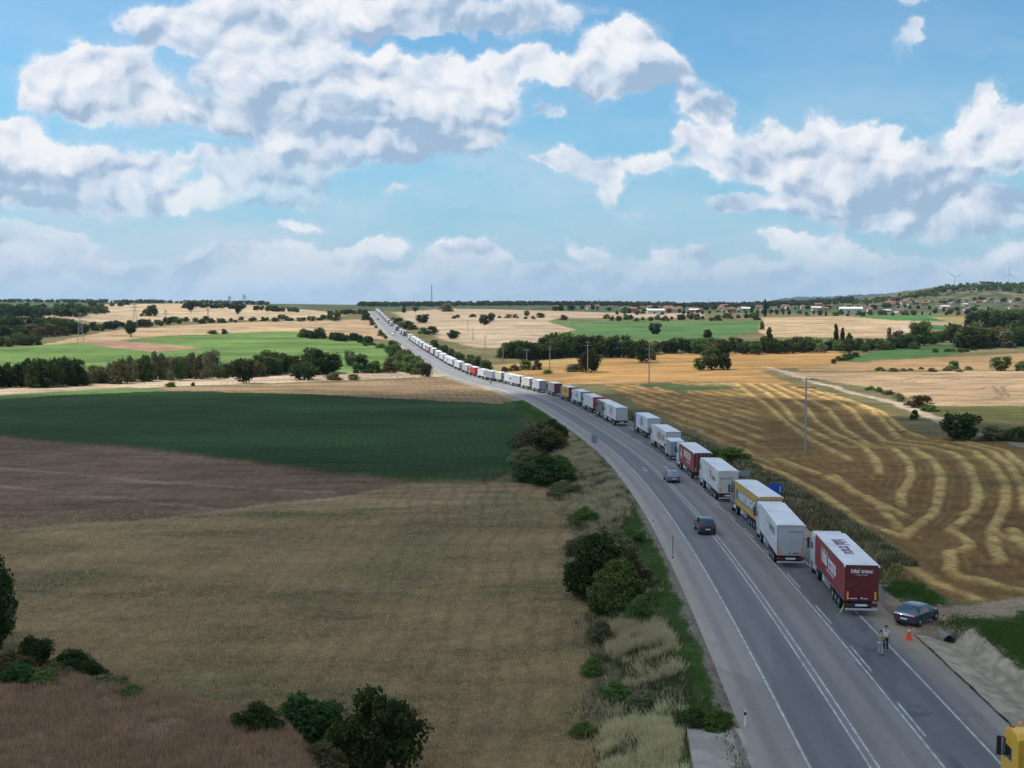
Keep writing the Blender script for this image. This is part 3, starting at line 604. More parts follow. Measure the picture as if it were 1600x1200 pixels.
# ------------------------------------------------------------------ road
def strip(name, prof, Y0, Y1, material, dz=0., step=2.5, uv=False, kind='structure', wob=0.):
    ys = np.arange(Y0, Y1+.01, step); x, z, th = road_at(ys); n = len(prof)
    V = []
    for i in range(len(ys)):
        for d_, h_ in prof:
            ww = wob*(math.sin(ys[i]*.9)+math.sin(ys[i]*2.3+1))*.5
            V.append((x[i]+(d_+ww)*math.cos(th[i]), ys[i]-(d_+ww)*math.sin(th[i]), z[i]+dz+h_))
    F = [(i*n+k, i*n+k+1, (i+1)*n+k+1, (i+1)*n+k) for i in range(len(ys)-1) for k in range(n-1)]
    me = np_mesh(name, V, F, [material], smooth=True, attrs={'lane': ('FLOAT_VECTOR', [(d_, y_, 0) for y_ in ys for d_, h_ in prof])})
    return me
def asphalt():
    m_ = bpy.data.materials.new('asphalt'); m_.use_nodes = True; t = m_.node_tree; bs = t.nodes['Principled BSDF']; n = NG(t)
    la = n.n('ShaderNodeAttribute', attribute_name='lane').outputs['Vector']; sp = n.n('ShaderNodeSeparateXYZ'); n.inp(sp.inputs[0], la)
    ge = n.n('ShaderNodeNewGeometry').outputs['Position']
    wv = n.noise(n.v('MULTIPLY', ge, (.5, .12, 1)), 1, 4, .6).outputs['Fac']
    d_ = n.m('ADD', sp.outputs[0], n.m('MULTIPLY_ADD', wv, .9, -.45))
    cr = n.n('ShaderNodeValToRGB'); n.inp(cr.inputs[0], n.rng(d_, -6.5, 9.8, 0, 1, 'LINEAR')); r_ = cr.color_ramp
    def P_(x): return (x+6.5)/16.3
    stops = [(-6.4, (0.370, 0.335, 0.291)), (-5.2, (0.325, 0.295, 0.273)), (-3.4, (0.290, 0.269, 0.261)), (-3.1, (0.200, 0.200, 0.209)), (-1.8, (0.183, 0.188, 0.200)), (-.4, (0.193, 0.195, 0.204)), (.2, (0.236, 0.226, 0.224)), (1.9, (0.250, 0.236, 0.232)), (3.4, (0.236, 0.226, 0.224)),
             (3.9, (0.165, 0.168, 0.176)), (5.4, (0.144, 0.150, 0.160)), (6.9, (0.152, 0.152, 0.160)), (7.6, (0.225, 0.215, 0.206)), (9.6, (0.309, 0.281, 0.242))]
    while len(r_.elements) < len(stops): r_.elements.new(.5)
    for i, (x, c) in enumerate(stops): r_.elements[i].position = P_(x)
    for i, (x, c) in enumerate(stops): r_.elements[i].color = c+(1,)
    col_ = cr.outputs[0]
    # beyond the bend sunlight is put into a separate, paler surface colour
    col_ = n.mix(n.rng(sp.outputs[1], 300, 430), col_, n.mix(n.rng(d_, -6.4, -3.), (.36, .33, .29, 1), (.25, .25, .255, 1)))
    n1 = n.noise(n.v('MULTIPLY', ge, (.45, .16, 1)), 1, 6, .65).outputs['Fac']; n2 = n.noise(n.v('MULTIPLY', ge, (14, 14, 14)), 1, 3, .7).outputs['Fac']
    f = n.m('ADD', n.m('MULTIPLY_ADD', n1, .42, .79), n.m('MULTIPLY_ADD', n2, .3, -.15))
    sc_ = n.v('SCALE', col_); n.inp(sc_.node.inputs['Scale'], f); col_ = sc_
    # darker wheel tracks worn along each lane
    wt = n.m('ABSOLUTE', n.m('SINE', n.m('MULTIPLY_ADD', sp.outputs[0], 1.72, .4)))
    col_ = n.mix(n.m('MULTIPLY', n.rng(wt, .6, 1.), n.rng(n1, .25, .7, .05, .32)), col_, (.07, .072, .08, 1))
    pt_ = n.n('ShaderNodeTexVoronoi'); n.inp(pt_.inputs['Vector'], n.v('MULTIPLY', la, (.24, .035, 0))); pt_.inputs['Scale'].default_value = 1
    ps = n.n('ShaderNodeSeparateXYZ'); n.inp(ps.inputs[0], pt_.outputs['Color'])
    col_ = n.mix(n.rng(ps.outputs[0], .80, .83, 0, .22), col_, (.09, .092, .10, 1))
    # oil and patch stains in the truck lane
    s1 = n.noise(n.v('MULTIPLY', ge, (.28, .2, 1)), 1, 5, .6, .6).outputs['Fac']
    col_ = n.mix(n.m('MULTIPLY', n.rng(s1, .56, .68), n.m('MULTIPLY', n.rng(d_, 3.2, 5.), .55)), col_, (.055, .058, .065, 1))
    # cracks
    vo = n.n('ShaderNodeTexVoronoi', feature='DISTANCE_TO_EDGE'); n.inp(vo.inputs['Vector'], n.v('ADD', n.v('MULTIPLY', ge, (.11, .07, 1)), n.v('SCALE', n.noise(ge, .5, 4, .6).outputs['Color']))); vo.inputs['Scale'].default_value = 1
    col_ = n.mix(n.m('MULTIPLY', n.rng(vo.outputs[0], .0, .006, 1, 0), .5), col_, (.05, .05, .055, 1))
    # dust blown in from the track
    du = n.m('MULTIPLY', n.rng(d_, 6.6, 9.), n.rng(n.m('ABSOLUTE', n.m('SUBTRACT', sp.outputs[1], 84)), 6, 16, 1, 0))
    du = n.m('MULTIPLY', du, n.rng(n1, .3, .55))
    col_ = n.mix(du, col_, (.33, .27, .20, 1))
    n.inp(bs.inputs['Base Color'], col_); bs.inputs['Roughness'].default_value = .85; bs.inputs['Specular IOR Level'].default_value = .25
    bm_ = n.n('ShaderNodeBump'); bm_.inputs['Strength'].default_value = .25; bm_.inputs['Distance'].default_value = .01; n.inp(bm_.inputs['Height'], n2); n.inp(bs.inputs['Normal'], bm_.outputs[0])
    return m_
def paint():
    m_ = bpy.data.materials.new('road_paint'); m_.use_nodes = True; t = m_.node_tree; bs = t.nodes['Principled BSDF']; n = NG(t)
    ge = n.n('ShaderNodeNewGeometry').outputs['Position']
    w_ = n.noise(n.v('MULTIPLY', ge, (2.5, 1.2, 2)), 1, 6, .75).outputs['Fac']
    n.inp(bs.inputs['Base Color'], n.mix(n.rng(w_, .38, .66), (.56, .57, .58, 1), (.25, .255, .27, 1))); bs.inputs['Roughness'].default_value = .7
    return m_
ASP = asphalt(); PNT = paint()
prof = [(-6.1, -.12), (-5.95, -.01), (-5, 0), (-3.4, 0), (-1.7, .01), (0, .03), (1.8, .02), (3.6, 0), (5, -.01), (6.9, -.03), (8.4, -.05), (9.3, -.07), (9.45, -.2)]
obj('road', strip('road', prof, 16, 1740, ASP), kind='structure')
MK = MB(); EDGE = lambda d_: np.interp(d_, [a for a, b in prof], [b for a, b in prof])
def line(d0, w_, Y0, Y1, step=2.5):
    ys = np.arange(Y0, Y1+.01, step); x, z, th = road_at(ys); V = []
    for i in range(len(ys)):
        for d_ in (d0-w_/2, d0+w_/2): V.append((x[i]+d_*math.cos(th[i]), ys[i]-d_*math.sin(th[i]), z[i]+.006+ys[i]*1.2e-4+float(EDGE(d_))))
    MK.add(V, [(2*i, 2*i+1, 2*i+3, 2*i+2) for i in range(len(ys)-1)])
line(-3.3, .15, 17, 700); line(-.2, .13, 17, 300); line(.24, .13, 17, 300); line(0, .3, 300, 800, 5); line(3.62, .14, 17, 330); line(6.75, .14, 17, 330)
def Yof(py): return float(YR[np.argmax(np.array([py_of(y, h_) for y, h_ in zip(YR, HRY)]) < py)])
y_ = Yof(1174)
while y_ < 330:
    line(3.98, .14, y_, y_+5.6, .7); y_ += 11.6
def arrow(py, px, flip):                                             # worn direction arrows
    p = hit(px, py); x, z, th = road_at(p[1]); d_ = (p[0]-x)*math.cos(th); s_ = -1 if flip else 1
    pts = [(-.09, -2.4), (.09, -2.4), (.09, .6), (.42, .6), (0, 2.4), (-.42, .6), (-.09, .6)]
    V = []
    for a, b in pts: a2, b2 = a*s_, b*s_; V.append((x+(d_+a2)*math.cos(th)+b2*math.sin(th), p[1]+b2*math.cos(th)-(d_+a2)*math.sin(th), z+.03+float(EDGE(d_))))
    MK.add(V, [(0, 1, 2, 6), (3, 4, 5)] if not flip else [(0, 1, 2, 6), (3, 4, 5)])
arrow(735, 1007, True); arrow(733, 1042, False)
MK.build('road_markings', PNT, kind='structure')
# concrete drain beside the road and the pad at the lower left
CONC = mat('drain_concrete', (.36, .305, .225), .9, var=.28, vscale=1.1, dirt=.6, bump=.5)
def drain(Y0, Y1):
    pr = [(9.5, -.05), (9.62, -.09), (10.4, -.20), (11.2, -.42), (11.9, -.66), (12.35, -.72), (12.6, -.52), (12.85, -.2), (13.1, .12), (13.4, .34), (13.75, .36)]
    me = strip('drain', pr, Y0, Y1, CONC, step=.35, wob=.05); V = np.zeros(len(me.vertices)*3); me.vertices.foreach_get('co', V); V = V.reshape(-1, 3); k = np.arange(len(V)) % len(pr)
    am = np.where(k > 5, 1., np.where(k > 1, .25, 0)); V[:, 2] += am*(.16*hashn(V[:, 0], V[:, 1], 1.3)+.10*hashn(V[:, 1], V[:, 0], .5)); V[:, 0] += am*(.22*hashn(V[:, 1], V[:, 0], 1.0)); me.vertices.foreach_set('co', V.ravel()); return me
obj('drain', drain(16, 83.4), kind='structure'); 
obj('drain', strip('drain', [(9.5, -.05), (9.62, -.06), (11.4, -.75), (12.1, -.95)], 103, 330, CONC, step=2), kind='structure')
def pad():
    q = [hit(1072, 1142), hit(1168, 1140), hit(1196, 1215), hit(1084, 1215)]
    x, z, th = road_at(np.array([p[1] for p in q])); m2 = MB(); zt = float(z.mean())-.05
    V = [(p[0], p[1], zt) for p in q]+[(p[0], p[1], zt-1.2) for p in q]
    m2.add(V, [(0, 1, 2, 3), (0, 4, 5, 1), (1, 5, 6, 2), (2, 6, 7, 3), (3, 7, 4, 0)])
    m2.build('concrete_pad', mat('pad_concrete', (.33, .305, .27), .9, var=.2, vscale=.5, dirt=.45, bump=.25), kind='structure', bevel=.04)
pad()
# far blue ridges
def ridge(name, Yd, pts, c, thick):
    xs = np.linspace(pts[0][0], pts[-1][0], 260); top = np.interp(xs, [p[0] for p in pts], [p[1] for p in pts])
    m2 = MB(); rows_ = []
    for k, (dy, f) in enumerate([(-.5, 0), (-.38, .3), (-.25, .62), (-.12, .88), (0, 1.), (.2, .8), (.5, 0)]):
        r_ = []
        for i, x in enumerate(xs):
            X = (x-800)/F_PX*Yd; Zt = CAM_H-(top[i]-476)*Yd/F_PX; Zb = -30
            r_.append((X, Yd+dy*thick+thick*.03*math.sin(i*.7+k), Zb+(Zt-Zb)*f*(1-.05*(k not in (0, 4))*math.sin(i*.45+k*1.7))+(4*math.sin(i*1.1)+3*math.sin(i*2.3) if k == 4 else 0)))
        rows_.append(r_)
    m2.loft(rows_, caps=False, closed=False)
    m2.build(name, mat(name+'_cover', c, .95, var=.35, vscale=.004), smooth=True, kind='structure')
ridge('far_hills', 9000, [(1120,479),(1190,474),(1215,468),(1245,464),(1290,464),(1330,461.5),(1360,460),(1400,458),(1440,459.5),(1480,466),(1600,472)], (.028, .045, .048), 1800)
ridge('far_hills', 10500, [(930,480),(1000,477),(1040,475),(1075,474),(1110,478),(1125,478),(1160,474),(1190,475),(1240,480)], (.028, .045, .048), 1600)
ridge('far_hills', 7600, [(560,480),(640,475.5),(680,473.5),(740,474),(800,475.5),(900,476),(1000,478),(1100,479),(1180,482)], (.045, .065, .03), 1600)
# haze
hb = MB().box((0, 5600, 85), (13000, 13400, 270)); hm = bpy.data.materials.new('haze'); hm.use_nodes = True; hm.node_tree.nodes.clear()
pv = hm.node_tree.nodes.new('ShaderNodeVolumePrincipled'); ho_ = hm.node_tree.nodes.new('ShaderNodeOutputMaterial'); hm.node_tree.links.new(pv.outputs[0], ho_.inputs['Volume'])
pv.inputs['Color'].default_value = (.50, .72, 1, 1); pv.inputs['Density'].default_value = 3.0e-5; pv.inputs['Anisotropy'].default_value = .2
HAZE = hb.build('haze', hm, kind='stuff')

# ------------------------------------------------------------------ the cloud that shades the foreground
def overhead_cloud():
    alt = 900.; off = S_DIR*(alt/S_DIR.z)
    xs = np.linspace(-520, 620, 90); vs = np.linspace(0, 1, 70)
    bx = [-520, -165, -105, 0, 25, 60, 90, 130, 620]; by = [360, 372, 388, 395, 350, 283, 250, 232, 225]   # where its shadow ends on the ground
    XX, VV = np.meshgrid(xs, vs)
    yb = _blur(np.interp(xs, bx, by), 1.2, 0)
    Y0_ = -230.; YY_ = Y0_+(yb[None, :]-Y0_)*VV
    YY_ = YY_+12*hashn(XX, VV*400, 23)*sstep(VV, .6, 1)
    XX = XX+15*hashn(VV*500, XX, 40)
    ed = np.minimum(np.minimum((XX+520)/160, (620-XX)/160), np.minimum(VV*620/160, (1-VV)*620/110)); ed = np.clip(ed, 0, 1)
    puff = np.sqrt(1-(1-ed)**2)*(1+.35*hashn(XX, YY_, 55)+.2*hashn(XX, YY_, 23))
    top = alt+110*puff+2; bot = alt-18*puff+7*hashn(XX, YY_, 30)*ed-2
    n, m_ = XX.shape; i0 = np.arange(n*m_).reshape(n, m_)
    F = np.stack([i0[:-1, :-1], i0[:-1, 1:], i0[1:, 1:], i0[1:, :-1]], -1).reshape(-1, 4)
    V = np.concatenate([np.stack([XX+off.x, YY_+off.y, top], -1).reshape(-1, 3), np.stack([XX+off.x, YY_+off.y, bot], -1).reshape(-1, 3)])
    b_ = np.concatenate([i0[0, :], i0[1:, -1], i0[-1, -2::-1], i0[-2:0:-1, 0]]); b2 = np.roll(b_, -1)
    F = np.concatenate([F, F[:, ::-1]+n*m_, np.stack([b_, b_+n*m_, b2+n*m_, b2], -1)])
    cm = bpy.data.materials.new('cloud_vapour'); cm.use_nodes = True; t = cm.node_tree; t.nodes.clear(); q = NG(t)
    df = q.n('ShaderNodeBsdfDiffuse'); tr = q.n('ShaderNodeBsdfTranslucent'); tp = q.n('ShaderNodeBsdfTransparent'); mx = q.n('ShaderNodeMixShader'); m2 = q.n('ShaderNodeMixShader'); ou = q.n('ShaderNodeOutputMaterial')
    df.inputs[0].default_value = (.95, .95, .95, 1); tr.inputs[0].default_value = (.95, .96, .98, 1); mx.inputs[0].default_value = .5
    t.links.new(df.outputs[0], mx.inputs[1]); t.links.new(tr.outputs[0], mx.inputs[2])
    ea = q.n('ShaderNodeAttribute', attribute_name='thick').outputs['Fac']; ge = q.n('ShaderNodeNewGeometry').outputs['Position']
    ns = q.noise(q.v('MULTIPLY', ge, (.03, .03, 0)), 1, 4, .6).outputs['Fac']
    q.inp(m2.inputs[0], q.rng(q.m('ADD', ea, q.m('MULTIPLY_ADD', ns, .3, -.15)), .0, .3, 0., .75)); t.links.new(tp.outputs[0], m2.inputs[1]); t.links.new(mx.outputs[0], m2.inputs[2]); t.links.new(m2.outputs[0], ou.inputs[0])
    th = np.concatenate([ed.ravel(), ed.ravel()])
    me = np_mesh('overhead_cloud', V, F, [cm], smooth=True, attrs={'thick': ('FLOAT', th)})
    obj('overhead_cloud', me, kind='stuff')
overhead_cloud()

# ------------------------------------------------------------------ foliage
def leaf_mat(name, c, tr=.25):
    c = tuple(x*1.55 for x in c)
    m_ = bpy.data.materials.new(name); m_.use_nodes = True; t = m_.node_tree; t.nodes.clear(); q = NG(t)
    a = q.n('ShaderNodeAttribute', attribute_name='tint').outputs['Vector']; sp = q.n('ShaderNodeSeparateXYZ'); q.inp(sp.inputs[0], a)
    oi = q.n('ShaderNodeObjectInfo').outputs['Random']
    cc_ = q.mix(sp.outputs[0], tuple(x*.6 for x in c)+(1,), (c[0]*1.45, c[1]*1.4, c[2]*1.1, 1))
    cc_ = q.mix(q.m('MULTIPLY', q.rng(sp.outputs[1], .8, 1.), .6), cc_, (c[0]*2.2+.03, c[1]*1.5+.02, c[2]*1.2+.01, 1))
    hs = q.n('ShaderNodeHueSaturation'); q.inp(hs.inputs['Color'], cc_); q.inp(hs.inputs['Hue'], q.m('MULTIPLY_ADD', oi, .05, .475)); q.inp(hs.inputs['Value'], q.m('MULTIPLY_ADD', oi, .5, .75)); hs.inputs['Saturation'].default_value = .95
    df = q.n('ShaderNodeBsdfDiffuse'); tl = q.n('ShaderNodeBsdfTranslucent'); mx = q.n('ShaderNodeMixShader'); ou = q.n('ShaderNodeOutputMaterial'); mx.inputs[0].default_value = tr
    q.inp(df.inputs[0], hs.outputs[0]); q.inp(tl.inputs[0], hs.outputs[0]); t.links.new(df.outputs[0], mx.inputs[1]); t.links.new(tl.outputs[0], mx.inputs[2]); t.links.new(mx.outputs[0], ou.inputs[0])
    return m_
LM = {'oak': leaf_mat('oak_leaves', (.050, .075, .026)), 'dark': leaf_mat('dark_leaves', (.030, .050, .020)), 'mid': leaf_mat('green_leaves', (.065, .105, .032)), 'grey': leaf_mat('grey_leaves', (.105, .115, .065)),
      'brown': leaf_mat('brown_twigs', (.070, .062, .034)), 'lime': leaf_mat('lime_leaves', (.085, .135, .030)), 'near': leaf_mat('shade_leaves', (.034, .062, .022), .35), 'straw': leaf_mat('dry_grass', (.36, .325, .225), .4), 'grass': leaf_mat('grass_blades', (.055, .100, .024), .35)}
BARK = mat('bark', (.10, .075, .055), .9, var=.3, vscale=2)
def crown_mesh(name, seed, clumps, nleaf, leaf, shape='round', low=.12):
    """unit crown: height 1, width 1; shape is round, tall, vase or bush"""
    r = np.random.default_rng(seed); C_ = []; RR = []; ph = r.uniform(0, 6.28, 4); irr = 1. if clumps > 60 else .45
    for i in range(clumps):
        a = r.uniform(0, 2*math.pi); h_ = r.uniform(low, 1)
        if shape == 'round': w = math.sqrt(max(0, 1-((h_-.56)/.50)**2))*.42
        elif shape == 'tall': w = .20*math.sin(min(1, (h_-low)/(1-low)*1.05+.12)*math.pi)**.6+.05
        elif shape == 'vase': w = .10+.36*sstep(h_, low, .75)*(1-.5*sstep(h_, .8, 1.))
        else: w = math.sqrt(max(.02, 1-h_**2))*.44
        wob = 1+irr*(.28*math.sin(2*a+ph[0])+.16*math.sin(3*a+ph[1])+.16*math.sin(h_*9+ph[2]+a)); h_ = min(h_*(1-irr*.30*(.5+.5*math.sin(a*2+ph[3]))*(h_ > .4)), .95)
        rr_ = w*wob*math.sqrt(r.uniform(.25, 1)); C_.append((math.cos(a)*rr_, math.sin(a)*rr_, h_)); RR.append(r.uniform(.10, .20)*(1.15 if clumps < 60 else .8)*(1.2 if shape == 'bush' else 1)*(.8 if shape == 'tall' else 1))
    C_ = np.array(C_); C_[:, 2] = np.clip(C_[:, 2], low, .92); RR = np.array(RR); k = r.integers(0, clumps, nleaf)
    dv = r.normal(size=(nleaf, 3)); dv /= np.linalg.norm(dv, axis=1)[:, None]; dv[:, 2] = np.abs(dv[:, 2])*np.where(r.random(nleaf) < .72, 1, -1)
    P_ = C_[k]+dv*(RR[k]*r.uniform(.55, 1.08, nleaf))[:, None]
    nrm = dv+r.normal(size=(nleaf, 3))*.55; nrm /= np.linalg.norm(nrm, axis=1)[:, None]
    up = np.cross(nrm, r.normal(size=(nleaf, 3))); up /= np.linalg.norm(up, axis=1)[:, None]; sd = np.cross(nrm, up)
    s_ = (leaf*r.uniform(.45, 1.6, nleaf))[:, None]
    V = np.stack([P_-up*s_, P_-sd*s_*.6, P_+up*s_, P_+sd*s_*.6], 1).reshape(-1, 3); F = np.arange(nleaf*4).reshape(-1, 4)
    V[:, 2] = np.maximum(V[:, 2], .0)
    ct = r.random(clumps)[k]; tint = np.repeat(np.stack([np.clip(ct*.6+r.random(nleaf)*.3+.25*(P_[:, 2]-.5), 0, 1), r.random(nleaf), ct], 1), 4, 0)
    return np_mesh(name, V, F, [LM['oak']], attrs={'tint': ('FLOAT_VECTOR', tint)})
def trunk_mesh(name, seed, shape):
    r = random.Random(seed); m2 = MB(); th_ = {'round': .45, 'tall': .8, 'vase': .5, 'bush': .35}[shape]; w = {'round': .035, 'tall': .02, 'vase': .05, 'bush': .02}[shape]
    m2.cyl((0, 0, -.05), (r.uniform(-.02, .02), 0, th_*.6), w, w*.7, 7); m2.cyl((0, 0, th_*.55), (r.uniform(-.04, .04), r.uniform(-.03, .03), th_*1.35), w*.7, w*.25, 6)
    for k in range(6):
        a = r.uniform(0, 6.28); z0 = th_*r.uniform(.35, .9); l_ = .3 if shape != 'tall' else .12
        m2.cyl((0, 0, z0), (math.cos(a)*l_, math.sin(a)*l_, z0+l_*r.uniform(.5, 1.)), w*.45, w*.12, 5)
    return m2.mesh(name, [BARK])
PROTO = {}
for sh, low in (('round', .12), ('tall', .08), ('vase', .3), ('bush', .02)):
    PROTO[sh] = [(crown_mesh('crown', 100+i+ord(sh[0]), 44 if sh != 'bush' else 34, 2000, .048, sh, low), trunk_mesh('trunk', i, sh)) for i in range(3)]
NEARP = {sh: [(crown_mesh('crown', 300+i+ord(sh[0]), 90, 11000, .026, sh, .03), trunk_mesh('trunk', 9+i, sh)) for i in range(2)] for sh in ('round', 'bush')}
def tree(x, y, z, h_, w, sh, leaf, label, group=None, near=False, kindname=None, seed=None):
    pr = (NEARP if near else PROTO)[sh]; cm, tm = pr[(seed if seed is not None else random.randrange(100)) % len(pr)]
    nm = kindname or ('bush' if sh == 'bush' else 'poplar' if sh == 'tall' else 'tree')
    e = empty(nm, (x, y, z), random.uniform(0, 6.28), label=label, cat='bush' if nm == 'bush' else 'tree', group=group); e.scale = (w, w, h_)
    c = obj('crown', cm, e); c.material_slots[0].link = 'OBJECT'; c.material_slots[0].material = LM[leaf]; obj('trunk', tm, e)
    return e
def tree_px(px, py, hp, wp, sh, leaf, label, group=None, near=False, sink=0.):
    p = hit(px, py); k = (p[1]*math.cos(PITCH)+(CAM_H-p[2])*math.sin(PITCH))/F_PX
    w = wp*k*1.12
    if p[1] < 1700:
        d_, _z = road_d(p[0], p[1]); lo, hi_ = -8.5-w*.5, 11.5+w*.45
        if lo < d_ < hi_ and not near: p = np.array([p[0]+(lo-d_ if d_ < 1 else hi_-d_), p[1], p[2]])
    return tree(p[0], p[1]+w*.25*(not near), ground_z(p[0], p[1]+w*.25*(not near))-sink, hp*k*1.06, w, sh, leaf, label, group, near)
# trees and bushes standing alone
for a in [
 (203,527,22,19,'vase','dark','lone dark tree with a narrow stem on the pale field by the pylon'),
 (236,494,15,20,'round','oak','round dark tree on the far left wheat hill'), (226,494,9,13,'bush','oak','low bush touching the round tree on the far left wheat hill'),
 (371,493,15,12,'vase','dark','small lone tree with a bare trunk near the crest of the left wheat hill'), (297,488,15,15,'vase','dark','small tree where the crest hedge of the left hill begins'),
 (379,599,36,30,'round','dark','dark tree standing clear of the hedge on the pale strip'), (473,594,25,42,'round','dark','broad dark tree in front of the right end of the valley hedge'),
 (265,605,7,18,'bush','mid','flat green bush on the pale strip edge'), (301,603,5,7,'bush','oak','tiny bush on the pale strip edge'), (520,594,11,24,'bush','grey','pale green bush at the near edge of the pale strip'),
 (552,594,8,17,'bush','lime','small lime green bush at the near edge of the pale strip'), (546,573,22,15,'round','grey','thin loose tree rising above bushes at the bright green field corner'),
 (563,583,25,26,'bush','dark','dark bush under the thin loose tree'), (583,583,17,24,'bush','oak','dark bush right of the thin loose tree'), (607,583,15,20,'bush','brown','brownish bush near the road embankment'),
 (331,523,6,15,'bush','dark','low bush on the top edge of the bright green field'), (350,523,8,10,'bush','dark','small round bush on the top edge of the bright green field'),
 (525,502,12,14,'bush','oak','dark bush at the end of the far left hedge'), (583,499,9,13,'bush','dark','dark bush beside the far road crest'), (571,501,9,11,'bush','dark','small dark bush left of the far road crest'),
 (631,489,9,9,'tall','oak','thin tree right of the far road crest'), (649,488,8,10,'vase','oak','bare stemmed tree beyond the far road'), (697,487,12,22,'bush','grey','grey grove on the far pale field'),
 (660,505,12,20,'round','dark','round dark tree right of the far road'), (638,514,11,18,'bush','oak','dark bush close to the far trucks'), (674,523,11,22,'bush','dark','dark bush in the pale field right of the road'), (660,522,9,14,'bush','mid','light bush beside the dark one right of the road'),
 (708,530,13,17,'round','dark','lone round tree on the far pale field'), (757,508,14,15,'round','dark','dark tree of a pair on the far pale field'), (768,502,12,11,'round','dark','right tree of a pair on the far pale field'),
 (823,494,8,9,'round','oak','small tree beyond the far pale field'), (844,497,7,11,'bush','oak','small bush beyond the far pale field'), (881,500,7,12,'bush','oak','low bush left of the far green field'),
 (1024,523,17,19,'round','dark','lone round tree in the middle of the far green field'), (1106,529,12,14,'round','dark','small round tree on the lower edge of the far green field'), (1191,515,12,11,'tall','mid','green tree at the right corner of the far green field'),
 (1096,579,18,20,'round','oak','left tree of the clump on the golden field'), (1113,578,32,30,'round','oak','tallest tree of the clump on the golden field'), (1133,578,22,24,'round','dark','right tree of the clump on the golden field'),
 (925,582,34,26,'round','dark','dark tree beside the utility pole in the golden field'), (912,582,26,16,'round','brown','bare brownish tree beside the utility pole in the golden field'), (898,581,11,26,'bush','grey','grey green bush at the foot of the bare tree'),
 (856,584,6,14,'bush','lime','bright green bush beyond the queue'), (1005,567,32,26,'round','dark','dark tree at the near edge of the valley wood'), (1018,563,13,16,'bush','brown','brown bush near the tallest utility pole'),
 (839,578,14,12,'bush','dark','round dark bush beyond the queue'), (822,578,13,20,'bush','oak','wide dark bush beyond the queue'), (803,580,9,14,'bush','oak','dark bush beyond the queue near the bend'), (788,581,7,10,'bush','oak','smallest dark bush beyond the queue near the bend'),
 (1491,579,13,20,'bush','mid','round green bush on the pale band at right'), (1567,580,20,27,'round','oak','pointed green tree on the pale band at right'), (1598,580,14,16,'bush','mid','green bush cut by the right edge of the picture'),
 (1440,637,16,36,'bush','brown','grey brown bush beside the dirt track'), (1455,643,9,24,'bush','mid','green bush next to the grey brown bush by the dirt track'), (1430,656,13,13,'bush','dark','small dark bush below the dirt track'),
 (1506,690,40,56,'round','dark','big dark tree in the hollow right of the stubble field'), (1560,688,18,44,'bush','grey','grey green thicket right of the big dark tree'), (1595,690,20,40,'bush','oak','dark thicket at the right edge of the picture'),
 (1140,727,16,52,'bush','lime','green bush hugging the stubble field behind the dark red trailer'), (1120,716,12,26,'bush','mid','small green bush at the upper end of the roadside bush'),
 (1440,541,36,36,'round','mid','large pale green tree beside the curving white track'), (1307,538,28,12,'tall','dark','left poplar of the dark group in the valley wood'), (1317,541,26,12,'tall','dark','middle poplar of the dark group in the valley wood'), (1328,546,23,18,'tall','dark','right poplar of the dark group in the valley wood'),
 (1203,553,38,18,'tall','oak','tall poplar in the middle of the valley wood'), (1390,546,30,14,'tall','grey','slim pale poplar in the valley wood'), (1196,495,24,9,'tall','dark','column shaped tree rising above the village'),
 (1534,508,9,9,'round','dark','small tree on the far green strip at right'), (970,548,7,7,'round','oak','tree on the near bank of the far green field'),
]: tree_px(*a)
# hedges and woods of separate trees: polyline of bases, number, height range, width, kinds
ONES = 'first second third fourth fifth sixth seventh eighth ninth tenth eleventh twelfth thirteenth fourteenth fifteenth sixteenth seventeenth eighteenth nineteenth'.split()
def ordinal(i):                                                      # i from 0
    if i < 19: return ONES[i]
    t, u = divmod(i+1, 10); tens = {2: 'twent', 3: 'thirt', 4: 'fort'}[t]
    return tens+'ieth' if u == 0 else tens+'y-'+ONES[u-1]
NOUN = {'tree': 'tree', 'bush': 'bush', 'poplar': 'slender tree'}
def order_labels(made, where, noun=None):
    made.sort(key=lambda o: project(*o.location)[0])
    for i, o in enumerate(made):
        lf = o.children[0].material_slots[0].material.name if noun is None else ''
        adj = 'dark ' if 'dark' in lf else 'grey green ' if 'grey' in lf else 'brownish ' if 'brown' in lf else 'fresh green ' if ('green' in lf or 'lime' in lf) else 'olive ' if 'oak' in lf else ''
        o['label'] = f"{adj}{noun or NOUN[o.name.split('.')[0]]}, {ordinal(i)} from the left, {where}"
def hedge(pts, n, h0, h1, wf, kinds, label, group, jit=2.):
    P_ = np.array(pts, float); L_ = np.concatenate([[0], np.cumsum(np.hypot(*np.diff(P_, axis=0).T))])
    made = []
    for k in range(n):
        s_ = (k+.5+random.uniform(-.35, .35))/n*L_[-1]; x = np.interp(s_, L_, P_[:, 0]); y = np.interp(s_, L_, P_[:, 1])+random.uniform(-jit, jit)
        sh, lf = random.choice(kinds); hh = random.uniform(h0, h1)*.9; made.append(tree_px(x, y, hh, hh*wf*random.uniform(.8, 1.3), sh, lf, label, group))
    order_labels(made, group)
RO, RD, BO, BD, BM, BG, BB, TG, TO = ('round','oak'), ('round','dark'), ('bush','oak'), ('bush','dark'), ('bush','mid'), ('bush','grey'), ('bush','brown'), ('tall','grey'), ('tall','oak')
hedge([(-30,607),(60,605),(118,601)], 16, 36, 44, .75, [RD, BD, TO, BD], 'dense dark tree in the block of trees at the left edge above the pale strip', 'dark left end of the valley hedge')
hedge([(112,601),(172,598)], 9, 18, 28, 1., [BG, BB, BB], 'grey leafless shrub in the gap of the valley hedge', 'grey shrubs of the valley hedge')
